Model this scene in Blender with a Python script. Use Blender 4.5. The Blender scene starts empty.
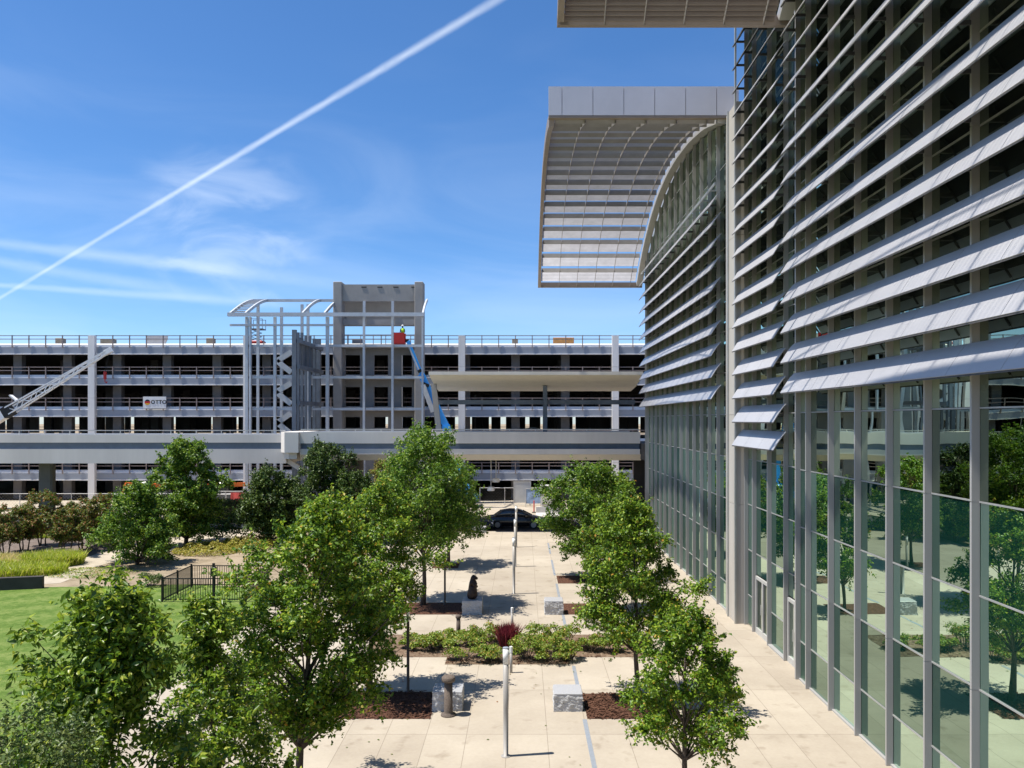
import bpy, math, random
import numpy as np
from mathutils import Vector, Matrix

random.seed(7)
rng = np.random.default_rng(11)
S = bpy.context.scene
COL = S.collection

# ------------------------------------------------------------------ camera
cam_d = bpy.data.cameras.new("camera")
cam = bpy.data.objects.new("camera", cam_d)
COL.objects.link(cam)
cam.location = (0, 0, 8.5)
cam.rotation_euler = (math.radians(90), 0, 0)
cam_d.sensor_width = 36.0
cam_d.lens = 36.0 * 800.0 / 1024.0
cam_d.shift_x = -10.5 / 1024.0
cam_d.shift_y = 35.5 / 1024.0
cam_d.clip_start = 0.1
cam_d.clip_end = 6000
S.camera = cam
S.render.resolution_x, S.render.resolution_y = 1024, 768

# ------------------------------------------------------------------ light, sky, exposure
SUN_EL, SUN_AZ = math.radians(67.0), math.radians(261.0)     # azimuth clockwise from +Y
sun_dir = Vector((math.sin(SUN_AZ) * math.cos(SUN_EL), math.cos(SUN_AZ) * math.cos(SUN_EL), math.sin(SUN_EL)))
sd = bpy.data.lights.new("sun", 'SUN')
sd.energy = 5.0
sd.angle = math.radians(0.5)
sd.color = (1.0, 0.95, 0.86)
sun = bpy.data.objects.new("sun", sd)
COL.objects.link(sun)
sun.rotation_euler = sun_dir.to_track_quat('Z', 'Y').to_euler()
sun.location = (-40, 0, 60)

W = bpy.data.worlds.new("World")
S.world = W
W.use_nodes = True
wn, wl = W.node_tree.nodes, W.node_tree.links
wn.clear()
w_out = wn.new('ShaderNodeOutputWorld')
w_bg = wn.new('ShaderNodeBackground')
w_bg.inputs['Strength'].default_value = 0.122
w_sky = wn.new('ShaderNodeTexSky')
w_sky.sky_type = 'NISHITA'
w_sky.sun_disc = False
w_sky.sun_elevation = SUN_EL
w_sky.sun_rotation = SUN_AZ
w_sky.altitude = 0
w_sky.air_density = 0.76
w_sky.dust_density = 0.4
w_sky.ozone_density = 6.0
w_tc = wn.new('ShaderNodeTexCoord')


def wmath(op, a, b=None, c=None, clamp=False):
    n = wn.new('ShaderNodeMath')
    n.operation = op
    n.use_clamp = clamp
    for i, v in enumerate((a, b, c)):
        if v is None:
            continue
        if isinstance(v, (int, float)):
            n.inputs[i].default_value = v
        else:
            wl.new(v, n.inputs[i])
    return n.outputs[0]


def wdot(vec):
    n = wn.new('ShaderNodeVectorMath')
    n.operation = 'DOT_PRODUCT'
    wl.new(w_tc.outputs['Generated'], n.inputs[0])
    n.inputs[1].default_value = vec
    return n.outputs['Value']


def wsmooth(v, lo, hi):
    n = wn.new('ShaderNodeMapRange')
    n.interpolation_type = 'SMOOTHSTEP'
    wl.new(v, n.inputs[0])
    n.inputs[1].default_value, n.inputs[2].default_value = lo, hi
    n.inputs[3].default_value, n.inputs[4].default_value = 0, 1
    return n.outputs[0]


def wnoise(scale, detail=5, stretch=(1, 1, 1), dist=0.0):
    m = wn.new('ShaderNodeMapping')
    m.inputs['Scale'].default_value = stretch
    wl.new(w_tc.outputs['Generated'], m.inputs[0])
    n = wn.new('ShaderNodeTexNoise')
    n.inputs['Scale'].default_value = scale
    n.inputs['Detail'].default_value = detail
    n.inputs['Distortion'].default_value = dist
    wl.new(m.outputs[0], n.inputs['Vector'])
    return n.outputs['Fac']


def wdir(px, py):
    return Vector(((px - 522.5) / 800.0, 1.0, (419.5 - py) / 800.0)).normalized()


fine = wnoise(60, 4)
broad = wnoise(5, 5, (1, 1, 3), 0.6)


def contrail(a, b, w0, w1, strength, fade0=0.05, fade1=0.05):
    """a vapour trail: a great circle through two directions, w0/w1 its half width at either end"""
    da, db = wdir(*a), wdir(*b)
    n = da.cross(db).normalized()
    al = (db - da).normalized()
    ta, tb = da.dot(al), db.dot(al)
    d = wmath('ABSOLUTE', wdot(n))
    d = wmath('ADD', d, wmath('MULTIPLY', wmath('SUBTRACT', fine, 0.5), (w0 + w1) * 0.45))
    t = wdot(al)
    u = wsmooth(t, ta, tb)
    wid = wmath('ADD', wmath('MULTIPLY', u, w1 - w0), w0)
    q = wmath('DIVIDE', d, wid)
    m = wmath('SUBTRACT', 1.0, wsmooth(q, 0.0, 1.6))
    m = wmath('MULTIPLY', m, wsmooth(t, ta - fade0, ta + fade0))
    m = wmath('MULTIPLY', m, wmath('SUBTRACT', 1.0, wsmooth(t, tb - fade1, tb + fade1)))
    m = wmath('MULTIPLY', m, wmath('MULTIPLY', wmath('MULTIPLY_ADD', broad, 0.9, 0.55), wmath('MULTIPLY_ADD', fine, 0.9, 0.6)))
    return wmath('MULTIPLY', m, strength, clamp=True)


trails = [contrail((-40, 322), (560, -38), 0.0017, 0.0044, 0.36, 0.30, 0.2),
          contrail((-60, 236), (330, 283), 0.005, 0.008, 0.16, 0.05, 0.14),
          contrail((-60, 252), (230, 300), 0.005, 0.008, 0.13, 0.05, 0.12),
          contrail((-60, 281), (260, 303), 0.0025, 0.005, 0.18, 0.05, 0.16)]
c0 = wdir(228, 232)
patch = wmath('MULTIPLY', wsmooth(wdot(c0), 0.9925, 0.9995), wsmooth(wnoise(9, 6, (1, 1, 2.2), 0.8), 0.42, 0.72))
patch = wmath('MULTIPLY', patch, 0.26)
veil = wmath('MULTIPLY', wsmooth(wnoise(3.2, 6, (1, 1, 3.5), 0.9), 0.36, 0.78), 0.15)
veil = wmath('MULTIPLY', veil, wmath('SUBTRACT', 1.0, wsmooth(wdot(Vector((0, 0, 1))), 0.12, 0.5)))
tot = wmath('ADD', patch, veil)
for t_ in trails:
    tot = wmath('ADD', tot, t_)
tot = wmath('MINIMUM', tot, 0.9)
w_hsv = wn.new('ShaderNodeHueSaturation')
w_hsv.inputs['Saturation'].default_value = 1.16
w_hsv.inputs['Value'].default_value = 1.0
wl.new(w_sky.outputs[0], w_hsv.inputs['Color'])
w_mix = wn.new('ShaderNodeMixRGB')
wl.new(tot, w_mix.inputs[0])
wl.new(w_hsv.outputs[0], w_mix.inputs[1])
w_mix.inputs[2].default_value = (6.4, 7.0, 7.7, 1)
wl.new(w_mix.outputs[0], w_bg.inputs['Color'])
wl.new(w_bg.outputs[0], w_out.inputs['Surface'])

S.view_settings.view_transform = 'Standard'
S.view_settings.look = 'None'
S.view_settings.exposure = 0.60
S.view_settings.gamma = 1.0
S.view_settings.use_curve_mapping = False
S.cycles.use_denoising = True
S.cycles.max_bounces = 8
S.cycles.diffuse_bounces = 3
S.cycles.glossy_bounces = 4
S.cycles.transparent_max_bounces = 16
S.cycles.caustics_reflective = False
S.cycles.caustics_refractive = False

# ------------------------------------------------------------------ materials
MATS = {}


def newmat(name):
    m = bpy.data.materials.new(name)
    m.use_nodes = True
    MATS[name] = m
    nt = m.node_tree
    return m, nt, nt.nodes['Principled BSDF']


def mat(name, col, rough=0.6, metal=0.0, var=0.12, scale=1.5, bump=0.0, bscale=30.0, spec=0.4, streak=False):
    """one procedural paint/stone/metal: colour varied by two noises, optional bump, optional vertical streaks"""
    m, nt, b = newmat(name)
    N, L = nt.nodes, nt.links
    tc = N.new('ShaderNodeTexCoord')
    mp = N.new('ShaderNodeMapping')
    L.new(tc.outputs['Object'], mp.inputs[0])
    if streak:
        mp.inputs['Scale'].default_value = (1, 1, 0.12)
    n1 = N.new('ShaderNodeTexNoise')
    n1.inputs['Scale'].default_value = scale
    n1.inputs['Detail'].default_value = 6
    n1.inputs['Roughness'].default_value = 0.65
    L.new(mp.outputs[0], n1.inputs['Vector'])
    r = N.new('ShaderNodeValToRGB')
    r.color_ramp.elements[0].position = 0.3
    r.color_ramp.elements[1].position = 0.7
    r.color_ramp.elements[0].color = tuple(c * (1 - var) for c in col) + (1,)
    r.color_ramp.elements[1].color = tuple(min(1, c * (1 + var)) for c in col) + (1,)
    L.new(n1.outputs['Fac'], r.inputs[0])
    L.new(r.outputs[0], b.inputs['Base Color'])
    b.inputs['Roughness'].default_value = rough
    b.inputs['Metallic'].default_value = metal
    b.inputs['Specular IOR Level'].default_value = spec
    if bump > 0:
        n2 = N.new('ShaderNodeTexNoise')
        n2.inputs['Scale'].default_value = bscale
        n2.inputs['Detail'].default_value = 5
        L.new(tc.outputs['Object'], n2.inputs['Vector'])
        bp = N.new('ShaderNodeBump')
        bp.inputs['Strength'].default_value = bump
        bp.inputs['Distance'].default_value = 0.03
        L.new(n2.outputs['Fac'], bp.inputs['Height'])
        L.new(bp.outputs[0], b.inputs['Normal'])
    return m


def leafmat(name, cols, trans=0.25, rough=0.42):
    """leaves: a colour per leaf from a ramp, some light coming through"""
    m, nt, b = newmat(name)
    N, L = nt.nodes, nt.links
    g = N.new('ShaderNodeNewGeometry')
    r = N.new('ShaderNodeValToRGB')
    r.color_ramp.interpolation = 'LINEAR'
    els = r.color_ramp.elements
    while len(els) < len(cols):
        els.new(0.5)
    for i, (p, c) in enumerate(cols):
        els[i].position = p
        els[i].color = tuple(k * 1.14 for k in c) + (1,)
    L.new(g.outputs['Random Per Island'], r.inputs[0])
    L.new(r.outputs[0], b.inputs['Base Color'])
    b.inputs['Roughness'].default_value = rough
    b.inputs['Specular IOR Level'].default_value = 0.32
    t = N.new('ShaderNodeBsdfTranslucent')
    hs = N.new('ShaderNodeHueSaturation')
    hs.inputs['Hue'].default_value = 0.485
    hs.inputs['Value'].default_value = 1.7
    L.new(r.outputs[0], hs.inputs['Color'])
    L.new(hs.outputs[0], t.inputs['Color'])
    mx = N.new('ShaderNodeMixShader')
    mx.inputs[0].default_value = trans
    L.new(b.outputs[0], mx.inputs[1])
    L.new(t.outputs[0], mx.inputs[2])
    L.new(mx.outputs[0], N['Material Output'].inputs['Surface'])
    return m


def glassmat(name, tint, through, base_fac, wav=0.012, veil=None):
    """coated facade glass: a strong mirror coat over a dim tinted see-through pane, slightly wavy"""
    m, nt, b = newmat(name)
    N, L = nt.nodes, nt.links
    N.remove(b)
    gl = N.new('ShaderNodeBsdfGlossy')
    gl.inputs['Roughness'].default_value = 0.0
    gl.inputs['Color'].default_value = tint + (1,)
    tr = N.new('ShaderNodeBsdfTransparent')
    tr.inputs['Color'].default_value = through + (1,)
    fr = N.new('ShaderNodeFresnel')
    fr.inputs['IOR'].default_value = 1.5
    ad = N.new('ShaderNodeMath')
    ad.operation = 'MULTIPLY_ADD'
    ad.inputs[1].default_value = 0.6
    ad.inputs[2].default_value = base_fac
    ad.use_clamp = True
    L.new(fr.outputs[0], ad.inputs[0])
    mx = N.new('ShaderNodeMixShader')
    L.new(ad.outputs[0], mx.inputs[0])
    L.new(tr.outputs[0], mx.inputs[1])
    L.new(gl.outputs[0], mx.inputs[2])
    tc = N.new('ShaderNodeTexCoord')
    ns = N.new('ShaderNodeTexNoise')
    ns.inputs['Scale'].default_value = 0.55
    ns.inputs['Detail'].default_value = 1
    L.new(tc.outputs['Object'], ns.inputs['Vector'])
    bp = N.new('ShaderNodeBump')
    bp.inputs['Strength'].default_value = wav * 10
    bp.inputs['Distance'].default_value = 0.05
    L.new(ns.outputs['Fac'], bp.inputs['Height'])
    L.new(bp.outputs[0], gl.inputs['Normal'])
    last = mx
    if veil:
        df = N.new('ShaderNodeBsdfDiffuse')
        df.inputs['Color'].default_value = veil + (1,)
        last = N.new('ShaderNodeMixShader')
        last.inputs[0].default_value = 0.075
        L.new(mx.outputs[0], last.inputs[1])
        L.new(df.outputs[0], last.inputs[2])
    L.new(last.outputs[0], N['Material Output'].inputs['Surface'])
    return m


def paving_mat():
    m, nt, b = newmat('plaza_concrete')
    N, L = nt.nodes, nt.links

    def mth(op, a, bb=None, c=None):
        n = N.new('ShaderNodeMath')
        n.operation = op
        for i, v in enumerate((a, bb, c)):
            if v is None:
                continue
            if isinstance(v, (int, float)):
                n.inputs[i].default_value = v
            else:
                L.new(v, n.inputs[i])
        return n.outputs[0]
    tc = N.new('ShaderNodeTexCoord')
    sp = N.new('ShaderNodeSeparateXYZ')
    L.new(tc.outputs['Object'], sp.inputs[0])
    u = mth('DIVIDE', mth('ADD', sp.outputs[0], 0.42 + 1.085 * 40), 1.085)
    v = mth('DIVIDE', mth('ADD', sp.outputs[1], 3.55 * 10 - 0.3), 3.55)
    fu, fv = mth('FRACT', u), mth('FRACT', v)
    du = mth('MULTIPLY', mth('MINIMUM', fu, mth('SUBTRACT', 1.0, fu)), 1.085)
    dv = mth('MULTIPLY', mth('MINIMUM', fv, mth('SUBTRACT', 1.0, fv)), 3.55)
    ju = mth('LESS_THAN', du, 0.009)
    jv = mth('LESS_THAN', dv, 0.012)
    j = mth('MAXIMUM', ju, jv)
    cb = N.new('ShaderNodeCombineXYZ')
    L.new(mth('FLOOR', mth('DIVIDE', u, 2.0)), cb.inputs[0])
    L.new(mth('FLOOR', v), cb.inputs[1])
    wnz = N.new('ShaderNodeTexWhiteNoise')
    wnz.noise_dimensions = '2D'
    L.new(cb.outputs[0], wnz.inputs['Vector'])
    n1 = N.new('ShaderNodeTexNoise')
    n1.inputs['Scale'].default_value = 0.45
    n1.inputs['Detail'].default_value = 8
    n1.inputs['Roughness'].default_value = 0.62
    L.new(tc.outputs['Object'], n1.inputs['Vector'])
    n2 = N.new('ShaderNodeTexNoise')
    n2.inputs['Scale'].default_value = 9
    n2.inputs['Detail'].default_value = 6
    n2.inputs['Roughness'].default_value = 0.7
    L.new(tc.outputs['Object'], n2.inputs['Vector'])
    val = mth('ADD', mth('MULTIPLY', wnz.outputs['Value'], 0.15), mth('MULTIPLY', n1.outputs['Fac'], 0.50))
    val = mth('ADD', val, mth('MULTIPLY', n2.outputs['Fac'], 0.22))
    r = N.new('ShaderNodeValToRGB')
    e = r.color_ramp.elements
    e[0].position, e[0].color = 0.22, (0.29, 0.245, 0.192, 1)
    e[1].position, e[1].color = 0.60, (0.445, 0.392, 0.316, 1)
    L.new(val, r.inputs[0])
    # dark small stains
    n3 = N.new('ShaderNodeTexNoise')
    n3.inputs['Scale'].default_value = 1.7
    n3.inputs['Detail'].default_value = 3
    L.new(tc.outputs['Object'], n3.inputs['Vector'])
    st = N.new('ShaderNodeMapRange')
    L.new(n3.outputs['Fac'], st.inputs[0])
    st.inputs[1].default_value, st.inputs[2].default_value = 0.60, 0.78
    mx0 = N.new('ShaderNodeMixRGB')
    mx0.blend_type = 'MULTIPLY'
    L.new(mth('MULTIPLY', st.outputs[0], 0.7), mx0.inputs[0])
    L.new(r.outputs[0], mx0.inputs[1])
    mx0.inputs[2].default_value = (0.55, 0.5, 0.45, 1)
    mx = N.new('ShaderNodeMixRGB')
    L.new(mth('MULTIPLY', j, 0.6), mx.inputs[0])
    L.new(mx0.outputs[0], mx.inputs[1])
    mx.inputs[2].default_value = (0.16, 0.13, 0.10, 1)
    L.new(mx.outputs[0], b.inputs['Base Color'])
    b.inputs['Roughness'].default_value = 0.8
    b.inputs['Specular IOR Level'].default_value = 0.25
    bp = N.new('ShaderNodeBump')
    bp.inputs['Strength'].default_value = 0.15
    bp.inputs['Distance'].default_value = 0.01
    L.new(n2.outputs['Fac'], bp.inputs['Height'])
    L.new(bp.outputs[0], b.inputs['Normal'])
    return m


def ground_mat(name, c0, c1, c2, scale, bump, bscale=40, stripes=None):
    """soil, mulch, lawn: three colours through layered noise"""
    m, nt, b = newmat(name)
    N, L = nt.nodes, nt.links
    tc = N.new('ShaderNodeTexCoord')
    n1 = N.new('ShaderNodeTexNoise')
    n1.inputs['Scale'].default_value = scale
    n1.inputs['Detail'].default_value = 9
    n1.inputs['Roughness'].default_value = 0.75
    L.new(tc.outputs['Object'], n1.inputs['Vector'])
    fac = n1.outputs['Fac']
    if stripes:
        mp = N.new('ShaderNodeMapping')
        mp.inputs['Rotation'].default_value = (0, 0, stripes)
        L.new(tc.outputs['Object'], mp.inputs[0])
        wv = N.new('ShaderNodeTexWave')
        wv.inputs['Scale'].default_value = 0.16
        wv.inputs['Distortion'].default_value = 0.5
        wv.inputs['Detail'].default_value = 2
        L.new(mp.outputs[0], wv.inputs['Vector'])
        mm = N.new('ShaderNodeMath')
        mm.operation = 'MULTIPLY_ADD'
        L.new(wv.outputs['Fac'], mm.inputs[0])
        mm.inputs[1].default_value = 0.12
        L.new(fac, mm.inputs[2])
        fac = mm.outputs[0]
    r = N.new('ShaderNodeValToRGB')
    e = r.color_ramp.elements
    e[0].position, e[0].color = 0.36, c0 + (1,)
    e[1].position, e[1].color = 0.68, c2 + (1,)
    k = e.new(0.52)
    k.color = c1 + (1,)
    L.new(fac, r.inputs[0])
    L.new(r.outputs[0], b.inputs['Base Color'])
    b.inputs['Roughness'].default_value = 0.9
    b.inputs['Specular IOR Level'].default_value = 0.15
    n2 = N.new('ShaderNodeTexNoise')
    n2.inputs['Scale'].default_value = bscale
    n2.inputs['Detail'].default_value = 4
    L.new(tc.outputs['Object'], n2.inputs['Vector'])
    bp = N.new('ShaderNodeBump')
    bp.inputs['Strength'].default_value = bump
    bp.inputs['Distance'].default_value = 0.04
    L.new(n2.outputs['Fac'], bp.inputs['Height'])
    L.new(bp.outputs[0], b.inputs['Normal'])
    return m


mat('canopy_slat', (0.44, 0.44, 0.475), 0.45, 0.2)
mat('canopy_flange', (0.27, 0.255, 0.245), 0.5, 0.1)
mat('garage_column', (0.21, 0.20, 0.205), 0.9)
ground_mat('planter_soil', (0.085, 0.05, 0.033), (0.18, 0.125, 0.085), (0.32, 0.25, 0.18), 5, 0.9, 25)
mat('louvre_under_shade', (0.075, 0.072, 0.07), 0.7)  # near-black colour stands in for the shade under the louvre blades
paving_mat()
mat('asphalt', (0.045, 0.045, 0.048), 0.85, var=0.25, scale=3, bump=0.2, bscale=90)
ground_mat('soil', (0.20, 0.155, 0.10), (0.30, 0.24, 0.165), (0.38, 0.31, 0.22), 0.6, 0.4)
ground_mat('mulch', (0.030, 0.014, 0.010), (0.095, 0.045, 0.028), (0.22, 0.115, 0.075), 13, 1.0, 22)
ground_mat('grey_mulch', (0.11, 0.085, 0.07), (0.17, 0.135, 0.115), (0.23, 0.19, 0.165), 3, 0.8, 20)
ground_mat('lawn_grass', (0.066, 0.122, 0.018), (0.110, 0.180, 0.032), (0.190, 0.245, 0.066), 2.6, 0.9, 60, stripes=1.0)
mat('path_concrete', (0.40, 0.345, 0.27), 0.85, var=0.15, scale=0.8, bump=0.15)
mat('kerb_concrete', (0.40, 0.36, 0.30), 0.85, var=0.12, scale=2)
mat('drain_metal', (0.40, 0.43, 0.47), 0.45, 0.5, var=0.1, scale=8)
mat('fin_metal', (0.40, 0.395, 0.385), 0.45, 0.15, var=0.05, scale=1.2, streak=True)
mat('louvre_metal', (0.47, 0.465, 0.48), 0.42, 0.25, var=0.06, scale=0.8)
mat('bracket_metal', (0.10, 0.10, 0.10), 0.5, 0.3)
mat('transom_metal', (0.42, 0.43, 0.42), 0.4, 0.4)
mat('canopy_metal', (0.46, 0.45, 0.44), 0.5, 0.2, var=0.06)
mat('canopy_rib', (0.27, 0.22, 0.185), 0.55, 0.1, var=0.08)
mat('fascia_panel', (0.60, 0.585, 0.61), 0.4, 0.2, var=0.05, scale=0.6)
mat('clad_stone', (0.46, 0.43, 0.385), 0.7, var=0.07, scale=1.2, streak=True)
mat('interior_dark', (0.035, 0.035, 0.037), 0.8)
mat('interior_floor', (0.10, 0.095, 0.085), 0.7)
mat('door_white', (0.45, 0.45, 0.43), 0.4)
mat('garage_concrete', (0.42, 0.40, 0.40), 0.85, var=0.10, scale=0.5, streak=True)
mat('garage_spandrel', (0.30, 0.33, 0.385), 0.8, var=0.06, scale=0.35)
mat('garage_white', (0.80, 0.78, 0.76), 0.8, var=0.10, scale=0.7, streak=True)
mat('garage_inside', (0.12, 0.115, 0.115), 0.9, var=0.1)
mat('rail_rust', (0.30, 0.245, 0.23), 0.7, 0.2)
mat('rail_white', (0.58, 0.57, 0.55), 0.5, 0.2)
mat('tower_concrete', (0.33, 0.315, 0.30), 0.88, var=0.14, scale=0.45, bump=0.1)
mat('tower_infill', (0.27, 0.26, 0.255), 0.9, var=0.12, scale=0.6)
mat('frame_steel', (0.52, 0.54, 0.57), 0.5, 0.3, var=0.12, scale=1)
mat('dark_steel', (0.15, 0.17, 0.20), 0.55, 0.3, var=0.2, scale=1)
mat('bridge_concrete', (0.72, 0.675, 0.62), 0.85, var=0.10, scale=0.4, streak=True)
mat('bridge_blue', (0.12, 0.16, 0.22), 0.6, 0.2)
mat('bridge_tan', (0.66, 0.58, 0.45), 0.85, var=0.08, scale=0.5)
mat('canopy_cream', (0.76, 0.71, 0.60), 0.7, var=0.05)
mat('boom_blue', (0.04, 0.36, 0.85), 0.35, var=0.08, spec=0.5)
mat('lift_red', (0.50, 0.025, 0.02), 0.45)
mat('machine_orange', (0.75, 0.16, 0.025), 0.45)
mat('rubber', (0.02, 0.02, 0.02), 0.85)
mat('crane_white', (0.82, 0.81, 0.79), 0.5, var=0.08)
mat('sign_white', (0.78, 0.78, 0.78), 0.5, var=0.03)
mat('sign_black', (0.015, 0.015, 0.018), 0.5)
mat('sign_red', (0.55, 0.02, 0.015), 0.5)
mat('sign_gold', (0.75, 0.42, 0.03), 0.5)
mat('post_metal', (0.36, 0.34, 0.315), 0.5, 0.12, var=0.06)
mat('post_brown', (0.085, 0.06, 0.045), 0.6)
mat('lamp_white', (0.82, 0.82, 0.80), 0.35, var=0.02)
mat('granite', (0.47, 0.465, 0.46), 0.8, var=0.12, scale=60, bump=0.7, bscale=22)
mat('granite_top', (0.38, 0.38, 0.39), 0.35, var=0.12, scale=30)
mat('aggregate', (0.135, 0.105, 0.085), 0.85, var=0.5, scale=45, bump=0.6, bscale=60)
mat('bronze', (0.035, 0.024, 0.020), 0.5, 0.5, var=0.3, scale=12, bump=0.4, bscale=25)
mat('black_iron', (0.018, 0.018, 0.018), 0.5, 0.3)
mat('dark_wall', (0.055, 0.047, 0.042), 0.8, var=0.2)
mat('barrier_red', (0.62, 0.10, 0.09), 0.8, var=0.25, scale=4)
mat('bin_blue', (0.03, 0.08, 0.42), 0.5)
mat('plywood', (0.85, 0.42, 0.14), 0.8, var=0.15, scale=3)
mat('tarp_white', (0.75, 0.72, 0.72), 0.8, var=0.08, scale=4)
mat('crate_tan', (0.46, 0.38, 0.28), 0.85, var=0.2, scale=5)
mat('poster_blue', (0.30, 0.42, 0.62), 0.6, var=0.6, scale=1.6)
mat('board_grey', (0.55, 0.56, 0.56), 0.6, var=0.1)
mat('car_black', (0.012, 0.012, 0.014), 0.2, var=0.05, spec=0.6)
mat('car_navy', (0.012, 0.018, 0.035), 0.2, var=0.05, spec=0.6)
mat('car_silver', (0.55, 0.56, 0.58), 0.3, 0.3, var=0.04)
mat('car_glass', (0.02, 0.025, 0.03), 0.08, var=0.05, spec=0.8)
mat('car_light', (0.7, 0.7, 0.68), 0.2, var=0.05)
mat('bark', (0.085, 0.065, 0.050), 0.9, var=0.3, scale=12, bump=0.6, bscale=25)
mat('skin', (0.45, 0.27, 0.19), 0.6)
mat('vest_lime', (0.42, 0.72, 0.05), 0.7)
mat('helmet_white', (0.75, 0.75, 0.72), 0.4)
mat('trousers', (0.03, 0.04, 0.07), 0.8)
glassmat('facade_glass', (0.72, 0.88, 0.70), (0.11, 0.15, 0.13), 0.41)
glassmat('tinted_glass', (0.62, 0.80, 0.68), (0.09, 0.20, 0.16), 0.42, veil=(0.04, 0.24, 0.18))
glassmat('door_glass', (0.60, 0.72, 0.62), (0.20, 0.25, 0.22), 0.40)

leafmat('leaf_pear', [(0.0, (0.030, 0.074, 0.007)), (0.40, (0.078, 0.152, 0.012)), (0.74, (0.160, 0.262, 0.020)),
                      (0.95, (0.27, 0.34, 0.032)), (1.0, (0.36, 0.20, 0.035))], .32)
leafmat('leaf_near', [(0.0, (0.028, 0.068, 0.007)), (0.42, (0.080, 0.150, 0.011)), (0.8, (0.175, 0.270, 0.020)),
                      (1.0, (0.32, 0.34, 0.045))], .32, rough=0.34)
leafmat('leaf_maple', [(0.0, (0.026, 0.072, 0.008)), (0.45, (0.066, 0.140, 0.012)), (0.85, (0.140, 0.238, 0.022)),
                       (1.0, (0.27, 0.33, 0.05))], .32)
leafmat('leaf_dark', [(0.0, (0.020, 0.046, 0.008)), (0.6, (0.048, 0.090, 0.014)), (1.0, (0.115, 0.160, 0.026))], 0.15)
leafmat('leaf_olive', [(0.0, (0.034, 0.062, 0.014)), (0.6, (0.080, 0.124, 0.028)), (1.0, (0.19, 0.23, 0.070))], 0.2)
leafmat('leaf_gold', [(0.0, (0.10, 0.12, 0.02)), (0.5, (0.20, 0.20, 0.045)), (1.0, (0.34, 0.26, 0.075))])
leafmat('leaf_myrtle', [(0.0, (0.060, 0.095, 0.014)), (0.68, (0.125, 0.165, 0.024)), (0.80, (0.200, 0.130, 0.032)),
                        (1.0, (0.30, 0.105, 0.050))], .3)
leafmat('leaf_shrub', [(0.0, (0.080, 0.145, 0.016)), (0.5, (0.155, 0.230, 0.026)), (0.86, (0.26, 0.30, 0.05)),
                       (1.0, (0.40, 0.22, 0.06))])
leafmat('leaf_cover', [(0.0, (0.15, 0.17, 0.02)), (0.5, (0.26, 0.26, 0.035)), (1.0, (0.42, 0.33, 0.08))])
leafmat('blade_red', [(0.0, (0.075, 0.012, 0.016)), (0.6, (0.16, 0.022, 0.028)), (1.0, (0.24, 0.05, 0.045))])
leafmat('blade_lime', [(0.0, (0.18, 0.26, 0.014)), (0.6, (0.30, 0.37, 0.026)), (1.0, (0.44, 0.40, 0.15))], .35)
leafmat('blade_straw', [(0.0, (0.28, 0.30, 0.05)), (0.5, (0.42, 0.38, 0.12)), (1.0, (0.58, 0.46, 0.26))], .3)

# ------------------------------------------------------------------ mesh helpers
ROOT = {}


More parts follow.
